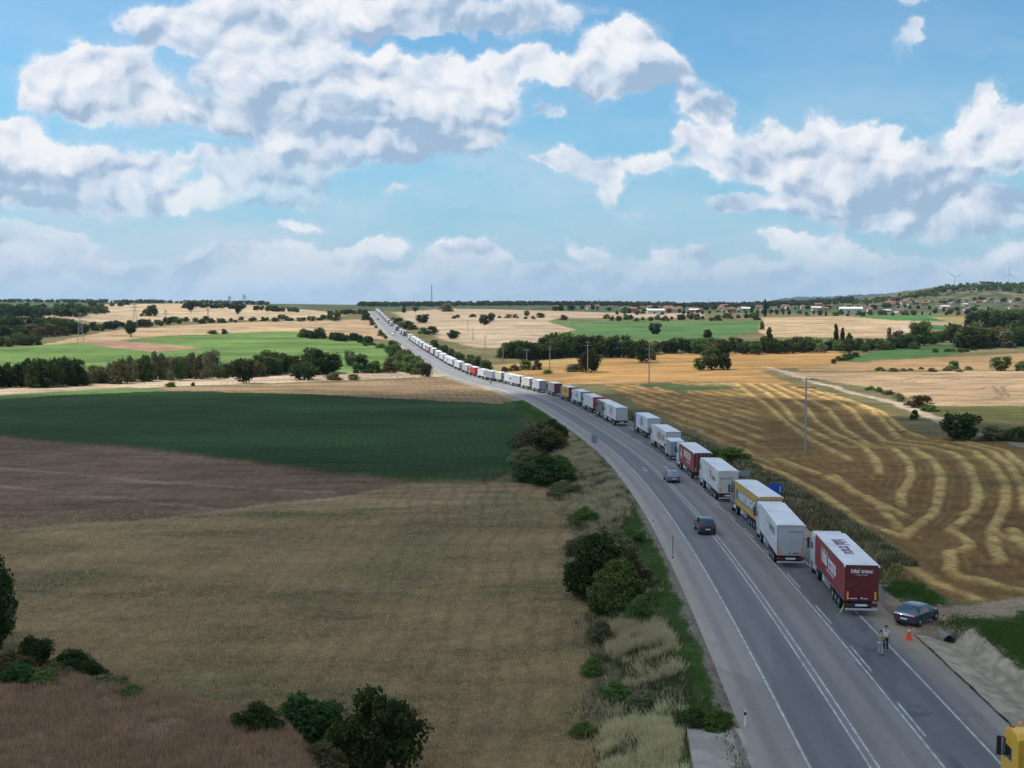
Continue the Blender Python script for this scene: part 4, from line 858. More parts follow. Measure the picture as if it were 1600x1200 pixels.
hedge([(165,599),(250,595),(338,590)], 22, 32, 44, .6, [BG, TG, RO, BO, TG, BB], 'upright grey green tree in the middle of the valley hedge', 'upright trees of the valley hedge')
hedge([(335,590),(400,588)], 8, 16, 24, 1.1, [BB, BG, BO], 'low grey green shrub in the valley hedge', 'low shrubs of the valley hedge')
hedge([(398,586),(450,585),(522,584)], 13, 24, 40, 1., [RO, RD, BD, RO], 'rounded dark tree in the right part of the valley hedge', 'rounded trees of the valley hedge')
hedge([(-20,496),(130,494)], 18, 11, 21, 1.2, [RO, RD, RO], 'tree of the dark wood on the far left hill', 'wood on the far left hill')
hedge([(-20,484),(112,482),(205,478)], 16, 6, 10, 1.3, [RO, BD], 'tree on the skyline of the far left wood', 'skyline trees of the far left wood')
hedge([(120,490),(165,489)], 8, 9, 12, 1.1, [BG, BO], 'small tree at the right end of the far left wood', 'small trees beside the far left wood')
hedge([(-20,512),(60,512),(110,514)], 12, 14, 20, 1.3, [RO, RD, BO], 'tree at the back of the wood above the bright green field', 'wood above the bright green field')
hedge([(-20,528),(60,526),(125,522)], 14, 14, 22, 1.3, [RO, BB, BO, RD], 'tree inside the wood above the bright green field', 'middle of the wood above the bright field')
hedge([(-20,543),(30,540),(62,536)], 9, 12, 18, 1.3, [BO, BB, RO], 'shrub on the near side of the wood above the bright green field', 'near edge of the wood above the bright field')
hedge([(130,518),(200,512),(240,509),(268,506)], 14, 8, 14, 1.3, [RO, BO, RD], 'tree in the hedge running right from the wood', 'hedge below the far left wheat hill')
hedge([(268,505),(340,503),(440,501),(520,499)], 26, 5, 9, 1.6, [BO, BD, RO], 'small bush in the thin hedge along the far left wheat hill', 'thin hedge along the far left wheat hill')
hedge([(286,480),(340,481),(385,482)], 14, 5, 8, 1.7, [RD, BD], 'tree in the skyline row of the left hill', 'skyline row of the left hill')
hedge([(398,485),(430,486),(468,488)], 10, 6, 9, 1.3, [RD, RO], 'tree of the short skyline row left of the road crest', 'short skyline row left of the road crest')
hedge([(510,491),(550,491),(578,491)], 10, 5, 9, 1.4, [RO, BO], 'small tree beside the far road crest', 'trees beside the far road crest')
hedge([(466,528),(505,529)], 5, 10, 16, 1.3, [RD, BD, BM], 'dark tree of the left clump above the bright green field', 'left clump above the bright green field')
hedge([(514,532),(550,535),(582,537)], 9, 9, 16, 1.2, [RD, BD], 'dark tree of the right clump above the bright green field', 'right clump above the bright green field')
hedge([(560,539),(600,545),(622,549)], 8, 4, 8, 1.6, [BM, BO], 'low bush along the upper right edge of the bright green field', 'bushes along the bright green field')
hedge([(592,503),(603,517),(617,533)], 7, 4, 7, 1.6, [BO, BM, BB], 'low bush on the left bank of the far road', 'bushes on the left bank of the far road')
hedge([(612,553),(624,566),(642,578),(666,588)], 16, 13, 24, 1.1, [BM, ('bush','lime'), BO, BB, BM], 'leafy bush on the bank between the bright green field and the road', 'bushes on the road embankment')
hedge([(606,570),(622,580),(655,586)], 8, 8, 14, 1.4, [BM, ('bush','lime'), BG], 'low green bush below the road embankment', 'low bushes below the road embankment')
hedge([(604,500),(630,512),(648,517)], 10, 4, 8, 1.7, [BO, BM, BG], 'small bush right of the far trucks', 'bushes right of the far trucks')
hedge([(664,542),(690,556),(702,566)], 9, 9, 14, 1.2, [BO, BM, BD], 'bush directly behind the middle trucks of the queue', 'bushes behind the middle of the queue')
hedge([(706,572),(730,578),(757,584)], 10, 14, 24, 1., [BO, RO, BD, BG], 'tree behind the trucks before the bend', 'trees behind the trucks before the bend')
hedge([(787,560),(830,562),(880,560)], 12, 22, 32, 1.05, [RD, RO, RD, BO], 'dark tree in the left part of the valley wood', 'left part of the valley wood')
hedge([(845,556),(900,557),(960,559),(995,560)], 14, 26, 38, .95, [RD, RO, ('round','mid'), RD], 'dark tree in the central part of the valley wood', 'central part of the valley wood')
hedge([(1000,553),(1080,552),(1170,553),(1265,552)], 24, 17, 27, 1.15, [RD, RD, RO, ('round','mid'), BB], 'dark tree in the right part of the valley wood', 'right part of the valley wood')
hedge([(1255,549),(1340,549),(1430,546)], 20, 12, 24, 1.1, [RD, BO, BB, RO, BG, BM], 'tree in the thinner end of the valley wood below the pale hill', 'thin end of the valley wood')
hedge([(1400,540),(1470,536),(1520,530)], 12, 14, 24, 1.2, [BB, BG, RO], 'greyish tree left of the wood at the right edge', 'greyish trees near the right edge')
hedge([(1505,545),(1560,542),(1620,540)], 14, 26, 40, 1.2, [RO, BG, RO, RD, BB], 'tree in the near row of the wood at the right edge', 'near row of the wood at the right edge')
hedge([(1520,520),(1570,516),(1625,512)], 11, 22, 34, 1.2, [RO, RD, ('round','mid')], 'tree in the far row of the wood at the right edge', 'far row of the wood at the right edge')
hedge([(1300,568),(1340,560)], 5, 7, 12, 1.3, [BD, BO], 'dark bush at the tip of the right green field', 'bushes at the tip of the right green field')
hedge([(1460,551),(1530,549)], 6, 5, 8, 1.8, [BD, BO], 'low dark bush on the pale band edge', 'low bushes on the pale band edge')
hedge([(1370,580),(1432,579),(1520,580)], 9, 3, 7, 2.2, [BO, BG], 'small bush on the line between the two pale fields', 'small bushes between the two pale fields')
hedge([(1350,607),(1400,622),(1425,632)], 8, 4, 8, 2., [BG, BM], 'low bush along the dirt track', 'low bushes along the dirt track')
hedge([(700,496),(760,497),(850,497)], 12, 3, 6, 1.8, [BO, BG], 'low bush in the far hedge right of the road', 'far hedge right of the road')
hedge([(940,500),(1040,502),(1190,498)], 24, 5, 10, 1.3, [RO, BO, RD, BM], 'tree on the village edge behind the far green field', 'trees between the far green field and village')
hedge([(960,491),(1100,490),(1230,489)], 26, 4, 9, 1.1, [RO, RD, TO, BM], 'tree between the village houses left of the pale hill', 'trees between the left village houses')
hedge([(860,484),(1000,484),(1200,484)], 24, 5, 9, 1.2, [RO, RD, TO], 'tree behind the left village houses', 'trees behind the left village houses')
hedge([(1195,492),(1320,493),(1440,492),(1540,492)], 30, 4, 9, 1.1, [RO, RD, TO, BM], 'tree between the right village houses', 'trees between the right village houses')
hedge([(1210,484),(1340,482),(1460,484),(1560,486)], 30, 4, 8, 1.2, [RO, RD, TO], 'tree behind the right village houses', 'trees behind the right village houses')
hedge([(1400,470),(1450,462),(1500,452),(1560,455),(1610,458)], 18, 3, 6, 1.5, [BO, RO], 'scattered tree near the top of the rocky hill', 'trees near the top of the rocky hill')
hedge([(1380,478),(1450,474),(1540,470),(1610,474)], 22, 3, 7, 1.5, [BO, RO, BG], 'scattered tree on the slope of the rocky hill', 'trees on the slope of the rocky hill')
# far-off woods that read as one dark mass
def far_wood(name, pts, n, h0, h1, seed):
    r = np.random.default_rng(seed); Vs, Fs, Ts = [], [], []; o = 0
    bx_ = []
    for i in range(n):
        k = r.uniform(0, len(pts)-1); j = int(k); f = k-j; px = pts[j][0]*(1-f)+pts[j+1][0]*f; Yd = pts[j][1]*(1-f)+pts[j+1][1]*f+r.uniform(-160, 160)
        X = (px-800)/F_PX*Yd; Z = ground_z(X, Yd); hh = r.uniform(h0, h1); w = hh*r.uniform(.8, 1.4)
        m_ = 26; dv = r.normal(size=(m_, 3)); dv /= np.linalg.norm(dv, axis=1)[:, None]; P_ = dv*np.array([w*.5, w*.5, hh*.42])+np.array([X, Yd, Z+hh*.55])
        nr_ = dv+r.normal(size=(m_, 3))*.4; up = np.cross(nr_, r.normal(size=(m_, 3))); up /= np.linalg.norm(up, axis=1)[:, None]; sd = np.cross(nr_, up); sd /= np.linalg.norm(sd, axis=1)[:, None]
        s_ = hh*.22; Vs.append(np.stack([P_-up*s_, P_-sd*s_, P_+up*s_, P_+sd*s_], 1).reshape(-1, 3)); Ts.append(np.repeat(np.stack([np.full(m_, r.random())*.6+r.random(m_)*.3, r.random(m_)*.9, r.random(m_)], 1), 4, 0))
    V = np.concatenate(Vs); me = np_mesh(name, V, np.arange(len(V)).reshape(-1, 4), [LM['oak']], attrs={'tint': ('FLOAT_VECTOR', np.concatenate(Ts))})
    obj(name, me, kind='stuff', label='far-off wood along the skyline', cat='wood')
far_wood('far_wood', [(560,2500),(700,2600),(860,2700),(1000,2700),(1200,2600),(1330,2500)], 900, 6, 11, 3)
far_wood('far_wood', [(-60,2700),(120,2700),(250,2600),(420,2500)], 330, 5, 9, 4)
far_wood('hill_scrub', [(1330,2350),(1450,2500),(1560,2600),(1640,2500),(1560,2750),(1460,2800)], 700, 3, 7, 5)

# near bushes with full foliage
for a in [(478,1168,92,104,'bush','near','large leafy bush on the edge of the near knoll, left of the pointed tree',None,True,.4), (592,1212,140,112,'round','near','tall pointed dark tree at the bottom edge of the picture',None,True,.6),
          (402,1135,42,66,'bush','near','low bush left of the large leafy bush',None,True,.3), (532,1178,52,60,'bush','mid','small bright bush between the large bush and the dark tree',None,True,.3), (500,1200,40,80,'bush','brown','bare grey shrub below the large leafy bush',None,True,.2),
          (-16,1015,145,84,'round','near','tall dark tree cut off by the left edge of the picture',None,True,.4), (53,1040,52,52,'bush','near','rounded dark bush right of the tall tree at the left edge',None,True,.3), (18,1046,34,60,'bush','brown','grey dry shrub at the foot of the tall tree at the left edge',None,True,.3),
          (112,1052,40,56,'bush','near','dark bush in the middle of the row on the knoll',None,True,.3), (140,1058,34,44,'bush','near','right dark bush of the row on the knoll',None,True,.3), (85,1056,24,54,'bush','brown','dry brush between the dark bushes on the knoll',None,True,.2), (165,1072,22,60,'bush','grey','pale weeds at the end of the row on the knoll',None,True,.2), (205,1085,18,44,'bush','mid','small green weeds beside the crest of the knoll',None,True,.2),
          (905,868,34,44,'bush','grey','grey green scrub left of the largest leafy bush on the road bank',None,True,.2), (1003,968,38,46,'bush','mid','green scrub right of the leafy bushes, nearest the road',None,True,.2), (938,1000,32,42,'bush','grey','grey scrub at the field edge beside the upper bleached grass',None,True,.2),
          (925,1052,26,38,'bush','mid','small green bush at the field edge below the leafy bushes',None,True,.2), (962,1092,30,48,'bush','mid','green scrub between the two bleached grass patches',None,True,.2), (1010,1100,24,44,'bush','grey','grey weeds between the bleached grass and the road grass',None,True,.2), (915,1150,26,40,'bush','mid','low green bush at the field edge near the bottom of the picture',None,True,.2),
          (884,775,26,42,'bush','grey','grey scrub at the field edge below the corner bushes',None,True,.2), (985,850,28,40,'bush','mid','green scrub above the brown bush beside the road grass',None,True,.2), (915,818,28,40,'bush','mid','green bush in the middle of the upper bleached grass',None,True,.2), (30,1058,26,60,'bush','near','low dark scrub beneath the tall tree at the left edge',None,True,.2), (70,1066,24,54,'bush','mid','low green scrub on the knoll crest left of the dry brush',None,True,.2),
          (846,706,48,74,'bush','brown','dark brownish bush at the corner of the dark green field',None,True,.3), (862,690,36,48,'bush','near','dark bush behind the brownish one at the corner of the dark green field',None,True,.3), (850,754,42,80,'bush','near','dark green bush below the brownish one beside the road bank',None,True,.3), (876,742,34,50,'bush','mid','brighter green bush beside the dark green one on the road bank',None,True,.3), (822,728,28,50,'bush','grey','grey weeds at the corner of the dark green field',None,True,.2),
          (938,925,88,84,'bush','near','largest leafy bush on the road bank',None,True,.3), (968,952,76,78,'bush','mid','lighter leafy bush on the right of the largest one on the road bank',None,True,.3), (985,920,60,50,'bush','brown','dark brown bush behind the leafy bushes on the road bank',None,True,.3), (955,960,50,60,'bush','mid','weedy bush at the foot of the largest one on the road bank',None,True,.2), (965,862,34,50,'bush','grey','grey green weeds above the largest bush on the road bank',None,True,.2),
          (1083,1138,36,56,'bush','near','dark low bush next to the concrete pad',None,True,.2), (1120,1134,26,60,'bush','grass','bright low weeds next to the concrete pad',None,True,.2)]:
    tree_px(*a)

# ------------------------------------------------------------------ vehicles
BLK = mat('black_plastic', (.02, .02, .022), .55); TYRE = mat('tyre', (.022, .022, .024), .85); RIM = mat('rim', (.42, .43, .45), .35, .8); CHAS = mat('chassis', (.035, .035, .038), .7, var=.3)
GLS = mat('dark_glass', (.018, .024, .03), .06, spec=.9); STEEL = mat('steel', (.62, .63, .64), .35, .5); PLATE = mat('plate_white', (.75, .76, .78), .5)
REDL = mat('tail_lens', (.30, .012, .014), .25); AMB = mat('amber_board', (.85, .34, .03), .45); GREENN = mat('neon_green', (.30, .85, .06), .6)
def side_mat(name, rgb, seam=.62, rough=.5, dirt=.45):
    m_ = mat(name, rgb, rough, var=.05, vscale=.8, dirt=dirt)
    if 'seamed' in m_: return m_
    m_['seamed'] = 1; t = m_.node_tree; q = NG(t); bs = t.nodes['Principled BSDF']
    tc = q.n('ShaderNodeTexCoord').outputs['Object']; sp = q.n('ShaderNodeSeparateXYZ'); q.inp(sp.inputs[0], tc)
    w_ = q.m('SINE', q.m('MULTIPLY', sp.outputs[1], 2*math.pi/seam)); ns = q.noise(q.v('MULTIPLY', tc, (1, .7, .5)), 1.3, 3, .5).outputs['Fac']
    b_ = q.n('ShaderNodeBump'); b_.inputs['Strength'].default_value = .5; b_.inputs['Distance'].default_value = .03; q.inp(b_.inputs['Height'], q.m('ADD', q.m('MULTIPLY', w_, .35), q.m('MULTIPLY', ns, 1.5))); q.inp(bs.inputs['Normal'], b_.outputs[0])
    return m_
C_ = {'white': (.66, .68, .70), 'cream': (.60, .56, .48), 'grey': (.30, .32, .34), 'lgrey': (.46, .48, .50), 'red': (.27, .014, .022), 'dred': (.125, .008, .013), 'maroon': (.10, .02, .03), 'yellow': (.62, .36, .05), 'blue': (.03, .09, .28), 'green': (.03, .12, .07), 'slate': (.14, .17, .21),
      'bluegrey': (.22, .27, .33), 'dgreen': (.13, .16, .14), 'pink': (.5, .28, .26), 'cabyellow': (.80, .45, .03), 'black': (.03, .03, .035), 'silver': (.5, .52, .55), 'brightred': (.50, .03, .03)}
def SM(c): return side_mat('tarpaulin_'+c, C_[c])
def PM(c): return mat('paint_'+c, C_[c], .32, var=.04, dirt=.12, coat=.3)
def DM(c): return mat('door_'+c, C_[c], .42, var=.05, vscale=.7, dirt=.22)
ROOFM = mat('trailer_roof', (.74, .76, .79), .55, var=.10, vscale=.5, dirt=.25)
TL = 13.6
def _wheel(r, w):
    t = MB().cyl((-w/2, 0, 0), (w/2, 0, 0), r, n=20); t = t.mesh('tyre', [TYRE], bevel=.04)
    k = MB(); 
    for sx in (-1, 1): k.cyl((sx*(w/2-.06), 0, 0), (sx*(w/2+.008), 0, 0), r*.60, r*.5, 14); k.cyl((sx*(w/2), 0, 0), (sx*(w/2+.05), 0, 0), r*.2, r*.16, 8)
    return t, k.mesh('rim', [RIM])
WH_T = _wheel(.5, .62); WH_F = _wheel(.5, .34); WH_C = _wheel(.33, .22)
def wheel(p, parent, kind=WH_T):
    o = obj('wheel', kind[0], parent); o.location = p; obj('rim', kind[1], o); return o
def _cab_mesh():
    m2 = MB(); prof = [(14.35, 1.0), (14.35, 3.55), (14.6, 3.78), (15.3, 3.86), (15.95, 3.62), (16.25, 3.1), (16.42, 2.3), (16.5, 1.5), (16.5, .45), (16.15, .4), (16.1, .75), (15.9, 1.05), (15.5, 1.12), (15.15, 1.0), (15.0, .7), (14.95, .55), (14.4, .55)]
    secs = []
    for x, k in ((-1.25, 0), (-1.2, 1), (1.2, 1), (1.25, 0)):
        secs.append([(x, y if k else 15.4+(y-15.4)*.985, z if k or z < 3 else z-.07) for y, z in prof])
    m2.loft(secs); return m2.mesh('cab', [PM('white')], bevel=.03)
TM = {'cab': _cab_mesh()}
m2 = MB(); m2.prism([(15.98, 2.12), (16.40, 2.2), (16.22, 3.05), (15.85, 3.08)], -1.262, 1.262); TM['wind'] = m2.mesh('windscreen', [GLS])
for sx, nm in ((-1, 'winL'), (1, 'winR')): TM[nm] = MB().box((sx*1.258, 15.52, 2.52), (.016, .78, .62)).mesh('side_window', [GLS])
def _mirror(sx): return MB().box((sx*1.48, 16.15, 2.62), (.20, .14, .95), 0).box((sx*1.36, 16.1, 3.05), (.26, .05, .05), 0).box((sx*1.36, 16.1, 2.2), (.26, .05, .05), 0).mesh('mirror', [BLK], bevel=.02)
TM['mirL'] = _mirror(-1); TM['mirR'] = _mirror(1)
m2 = MB().box((0, 8.0, 1.02), (.9, 15.6, .22)).box((0, 12.4, .62), (2.2, .25, .22)).box((0, 15.5, .55), (2.0, .2, .2))
for y in (2.5, 3.8, 5.1): m2.box((0, y, .5), (2.0, .18, .18))
for sx in (-1, 1):
    m2.box((sx*1.12, 11.85, 1.08), (.5, 1.5, .05))
    m2.box((sx*.9, 14.2, .8), (.5, .5, .5))
TM['chassis'] = m2.mesh('chassis', [CHAS])
m2 = MB()
for sx in (-1, 1): m2.box((sx*1.24, 8.0, .95), (.03, 3.2, .12)).box((sx*1.24, 8.0, .65), (.03, 3.2, .12)).box((sx*1.22, 6.6, .85), (.05, .06, .5)).box((sx*1.22, 9.4, .85), (.05, .06, .5))
TM['guard'] = m2.mesh('side_guard', [STEEL])
TM['tank'] = MB().cyl((-1.0, 13.1, .72), (-1.0, 14.25, .72), .3, n=14).box((1.0, 13.7, .72), (.5, 1.1, .55)).mesh('fuel_tank', [STEEL], bevel=.02)
TM['pallet'] = MB().box((-.98, 9.6, .8), (.5, 1.0, .55)).mesh('pallet_box', [PLATE], bevel=.02)
TM['legs'] = MB().box((-.85, 10.9, .7), (.12, .12, .9)).box((.85, 10.9, .7), (.12, .12, .9)).mesh('landing_leg', [CHAS])
def _mud():
    m3 = MB()
    for sx in (-1, 1):
        for y in (2.5, 3.8, 5.1):
            P_ = [(y+math.cos(a)*.6, .5+math.sin(a)*.6) for a in np.linspace(.5, 2.64, 8)]; Q_ = [(y+math.cos(a)*.57, .5+math.sin(a)*.57) for a in np.linspace(2.64, .5, 8)]
            m3.prism(P_+Q_, sx*.95, sx*1.26)
    return m3.mesh('mudguard', [BLK])
TM['mud'] = _mud()
TM['box'] = MB().box((0, TL/2, 2.57), (2.55, TL, 2.79)).mesh('trailer_box', [SM('white')], bevel=.02)
m2 = MB(); m2.prism([(-.03, 3.985), (-.03, 3.93), (TL+.03, 3.93), (TL+.03, 3.985)], -1.30, 1.30)
m2.add([(-1.28, 0, 3.987), (0, 0, 4.03), (1.28, 0, 3.987), (-1.28, TL, 3.987), (0, TL, 4.03), (1.28, TL, 3.987)], [(0, 1, 4, 3), (1, 2, 5, 4), (0, 2, 1), (3, 4, 5)])
TM['roof'] = m2.mesh('trailer_roof', [ROOFM])
m2 = MB()
for sx in (-1, 1): m2.box((sx*.607, -.012, 2.58), (1.19, .03, 2.62))
TM['door'] = m2.mesh('rear_door', [DM('white')], bevel=.012)
m2 = MB().box((-1.245, -.02, 2.57), (.065, .05, 2.8)).box((1.245, -.02, 2.57), (.065, .05, 2.8)).box((0, -.02, 3.94), (2.42, .05, .07)).box((0, -.02, 1.20), (2.42, .05, .10))
TM['frame'] = m2.mesh('door_frame', [DM('white')])
m2 = MB()
for x in (-.85, -.25, .25, .85): m2.cyl((x, -.05, 1.25), (x, -.05, 3.85), .018, n=6)
TM['bars'] = m2.mesh('locking_bar', [STEEL])
TM['hinge'] = MB().box((-1.30, -.04, 3.90), (.14, .10, .16)).box((1.30, -.04, 3.90), (.14, .10, .16)).mesh('roof_corner', [ROOFM])
TM['bump'] = MB().box((0, -.02, .52), (2.46, .14, .16)).mesh('bumper', [STEEL], bevel=.015)
TM['lampbar'] = MB().box((0, .06, .84), (2.46, .12, .26)).mesh('lamp_bar', [CHAS])
TM['lampL'] = MB().box((-1.02, -.02, .84), (.36, .05, .14)).mesh('tail_light', [REDL]); TM['lampR'] = MB().box((1.02, -.02, .84), (.36, .05, .14)).mesh('tail_light', [REDL])
TM['plate'] = MB().box((0, -.02, .84), (.9, .05, .16)).mesh('number_plate', [PLATE])
def _am(x, hh): return MB().box((x, -.045, 1.28+hh/2), (.15, .02, hh)).mesh('marker_board', [AMB])
TM['amL'] = _am(-1.05, .62); TM['amR'] = _am(1.05, .62)
TM['lampF'] = MB().box((-.95, 16.51, .95), (.45, .04, .28)).mesh('headlight', [PLATE]); TM['lampF2'] = MB().box((.95, 16.51, .95), (.45, .04, .28)).mesh('headlight', [PLATE])
m2 = MB()
for y in np.arange(.5, 13.4, .78): m2.box((-1.288, y, 1.22), (.012, .05, .34)).box((1.288, y, 1.22), (.012, .05, .34))
for sx in (-1, 1): m2.box((sx*1.28, TL/2, 1.19), (.02, TL-.1, .09))
TM['straps'] = m2.mesh('tarpaulin_straps', [mat('strap_grey', (.16, .16, .17), .7)])
def part(mesh, parent, material=None, name=None):
    o = obj(name or mesh.name.split('.')[0], mesh, parent)
    if material is not None: o.material_slots[0].link = 'OBJECT'; o.material_slots[0].material = material
    return o
MSIDE = Matrix(((0, 0, -1, 0), (-1, 0, 0, 0), (0, 1, 0, 0), (0, 0, 0, 1))); MREAR = Matrix(((1, 0, 0, 0), (0, 0, -1, 0), (0, 1, 0, 0), (0, 0, 0, 1))); MROOF = Matrix(((0, 1, 0, 0), (-1, 0, 0, 0), (0, 0, 1, 0), (0, 0, 0, 1)))
def letter(parent, txt, size, material, where, y=0., z=0., x=0., sx=1., bold=.0):
    me = text_mesh(txt, size, material, sx=sx, bold=bold)
    if where == 'side': me.transform(Matrix.Translation((-1.285, y, z))@MSIDE)
    elif where == 'rear': me.transform(Matrix.Translation((x, -.045, z))@MREAR)
    else: me.transform(Matrix.Translation((x, y, 4.035))@MROOF)
    return obj('lettering', me, parent)
def truck(x, y, z, rz, slope, label, group, side='white', rear='white', cab='white', frame=None, lod=0, amber=True, roof=None, bars=True, hgt=1.):
    e = empty('semi_truck', (x, y, z), -rz, label=label, cat='truck', group=group); e.rotation_euler = (slope, 0, -rz)
    e.scale = (1, 1, hgt)
    part(TM['cab'], e, PM(cab)); part(TM['box'], e, SM(side)); part(TM['roof'], e, roof); part(TM['door'], e, DM(rear)); part(TM['frame'], e, DM(frame or rear)); part(TM['chassis'], e)
    part(TM['bump'], e); part(TM['winL'], e); part(TM['winR'], e); part(TM['wind'], e)
    part(TM['lampL'], e); part(TM['lampR'], e); part(TM['lampbar'], e)
    for yy in (2.5, 3.8, 5.1): wheel((-.95, yy, .5), e); wheel((.95, yy, .5), e)
    wheel((-.95, 12.4, .5), e); wheel((.95, 12.4, .5), e); wheel((-1.06, 15.55, .5), e, WH_F); wheel((1.06, 15.55, .5), e, WH_F)
    part(TM['mirL'], e); part(TM['mirR'], e)
    if lod < 2: part(TM['tank'], e); part(TM['guard'], e); part(TM['mud'], e); part(TM['plate'], e); part(TM['straps'], e)
    if lod < 1:
        part(TM['pallet'], e); part(TM['legs'], e); part(TM['lampF'], e); part(TM['lampF2'], e); part(TM['hinge'], e, ROOFM)
        if bars: part(TM['bars'], e)
        if amber: part(TM['amL'], e); part(TM['amR'], e)
    return e
def place_truck(px, py, head, dY=None, **k):                        # by its rear left corner on the road
    p = hit(px, py); x, zr, th = road_at(p[1]); h_ = th if head is None else R(head)
    cx = p[0]+1.275*math.cos(h_); cy = p[1]-1.275*math.sin(h_)
    d_ = (cx-x)*math.cos(th); z0 = zr+float(EDGE(d_)); ym = cy+16; x2, z2, _ = road_at(ym)
    return truck(cx, cy, z0, h_, math.atan2(float(z2+EDGE(d_))-z0, 16), **k)
QG = 'trucks queueing along the right side of the road'
WL = mat('letter_white', (.74, .75, .78), .5); DL = mat('letter_dark', (.06, .065, .075), .5); PL = mat('letter_plum', (.16, .06, .11), .6); RL = mat('letter_red', (.45, .05, .06), .5); BL = mat('letter_blue', (.05, .14, .35), .5); TLm = mat('letter_teal', (.10, .24, .32), .5)
# 1 dark red
t1 = place_truck(1319, 963, 5.4, label='dark red curtain trailer with hilal trans lettering, last truck before the parked car', group=QG, side='red', rear='dred', cab='white', frame='dred', bars=False)
letter(t1, 'hilal trans', 1.75, WL, 'side', 7.0, 2.75, bold=.05, sx=.98); letter(t1, 'hilal trans', 1.55, PL, 'roof', 7.2, x=0, bold=.03, sx=1.05); letter(t1, 'hilal trans', .43, WL, 'rear', z=3.5, x=0, bold=.012, sx=.98)
letter(t1, 'uluslararasi nakliyat', .42, WL, 'side', 6.2, 1.95); letter(t1, 'uluslararasi nakliyat', .12, WL, 'rear', z=3.22)
me = MB().box((-.62, -.05, 1.36), (.6, .02, .06)).box((.3, -.05, 1.36), (.35, .02, .05)).box((0, -.05, 1.40), (.1, .02, .14)).mesh('sticker', [WL]); obj('sticker', me, t1)
# 2 white reefer
t2 = place_truck(1213, 888, 5.4, label='white box trailer with a thin red rear frame, second truck from the near end', group=QG, side='white', rear='lgrey', frame='white', bars=False)
m2 = MB().box((-1.19, -.05, 2.57), (.03, .02, 2.66)).box((1.19, -.05, 2.57), (.03, .02, 2.66)).box((0, -.05, 3.885), (2.4, .02, .03)).box((0, -.05, 1.255), (2.4, .02, .03)); obj('red_trim', m2.mesh('red_trim', [RL]), t2)
letter(t2, 'LARIMARGO', .26, TLm, 'rear', z=3.35, x=.45); letter(t2, 'LARIMARGO', 1.0, TLm, 'side', 3.4, 3.0, sx=.8)
me = MB().box((-.1, -.05, 1.38), (.12, .02, .12)).box((.45, -.05, 1.36), (.5, .02, .10)).mesh('sticker', [RL]); obj('sticker', me, t2)
# 3 yellow and dark
t3 = place_truck(1185, 835, 0.2, label='yellow trailer with a dark lettered band behind a dark blue cab', group=QG, side='yellow', rear='yellow', cab='slate', frame='yellow')
me = MB().box((-1.282, 6.6, 2.5), (.012, 12.6, 1.25)).mesh('side_band', [SM('slate')]); obj('side_band', me, t3)
me = MB(); me.prism([(0, 3.95), (0, 1.2), (.55, 1.2), (.9, 3.95)], -1.284, -1.278); obj('side_band', me.mesh('side_band', [SM('slate')]), t3)
lt = letter(t3, 'MARVE BRIGHT', 1.35, WL, 'side', 6.5, 2.5, bold=.04, sx=.98); lt.location.x = -.012
letter(t3, 'MARVE BRIGHT', .42, DL, 'rear', z=3.45, bold=.02, sx=.8)
# 4 cream
t4 = place_truck(1122, 786, .8, label='off-white trailer with a cream rear and small dark lettering, in front of the yellow one', group=QG, side='white', rear='cream', cab='white', frame='cream')
letter(t4, 'SKANDOR', .8, DL, 'side', 3.6, 2.55, sx=.8); letter(t4, 'SKP WORX', .42, DL, 'rear', z=3.0, x=-.2, sx=.8); m2 = MB().box((-1.285, 6.2, 2.8), (.01, .7, 1.0)); obj('logo', m2.mesh('logo', [RL]), t4)
# 5 red
t5 = place_truck(1084, 752, -.6, label='dark red trailer with white side lettering and a white cab, ahead of the off-white one', group=QG, side='red', rear='dred', cab='white', frame='dred')
letter(t5, 'BHK SELDER', 1.5, WL, 'side', 5.9, 2.9, bold=.04, sx=.75); letter(t5, 'lojistik tasimacilik', .6, WL, 'side', 5, 2.0, sx=.7); m2 = MB().box((-1.285, 11.6, 2.6), (.01, .5, 1.6)).box((-1.285, 11.6, 2.5), (.012, 1.0, .5)); obj('logo', m2.mesh('logo', [WL]), t5)
# 6 small grey rigid
def small_truck():
    p = hit(1048, 721); x, zr, th = road_at(p[1]); e = empty('box_truck', (p[0]+1.1, p[1], zr), -R(-1), label='small plain grey box truck squeezed between the dark red and the white trailers', cat='truck', group=QG)
    MB().box((0, 2.6, 1.95), (2.25, 5.2, 2.3)).build('cargo_box', SM('grey'), e, bevel=.02); MB().box((0, 2.6, 3.13), (2.3, 5.26, .06)).build('trailer_roof', ROOFM, e)
    MB().box((0, -.01, 1.95), (2.1, .04, 2.2)).build('rear_door', DM('bluegrey'), e); MB().box((0, 3.4, .65), (.9, 6.6, .2)).build('chassis', CHAS, e); MB().box((0, -.05, .5), (2.1, .1, .14)).build('bumper', STEEL, e)
    c = MB(); c.prism([(5.35, .55), (5.35, 2.1), (5.6, 2.3), (6.5, 2.3), (7.0, 1.4), (7.15, 1.2), (7.15, .45), (5.5, .45)], -1.0, 1.0); c.build('cab', PM('white'), e, bevel=.05)
    c = MB(); c.prism([(6.55, 2.2), (6.6, 2.22), (7.04, 1.42), (7.0, 1.4)], -.9, .9); c.build('windscreen', GLS, e)
    for s in (-1, 1): MB().box((s*1.002, 6.1, 1.75), (.012, .7, .5)).build('side_window', GLS, e); MB().box((s*.9, -.03, .8), (.25, .05, .14)).build('tail_light', REDL, e); wheel((s*.9, 1.4, .4), e, WH_C).scale = (1.2, 1.2, 1.2); wheel((s*.85, 6.2, .4), e, WH_C).scale = (1.2, 1.2, 1.2); MB().box((s*1.15, 6.6, 1.8), (.16, .1, .4)).build('mirror', BLK, e)
small_truck()
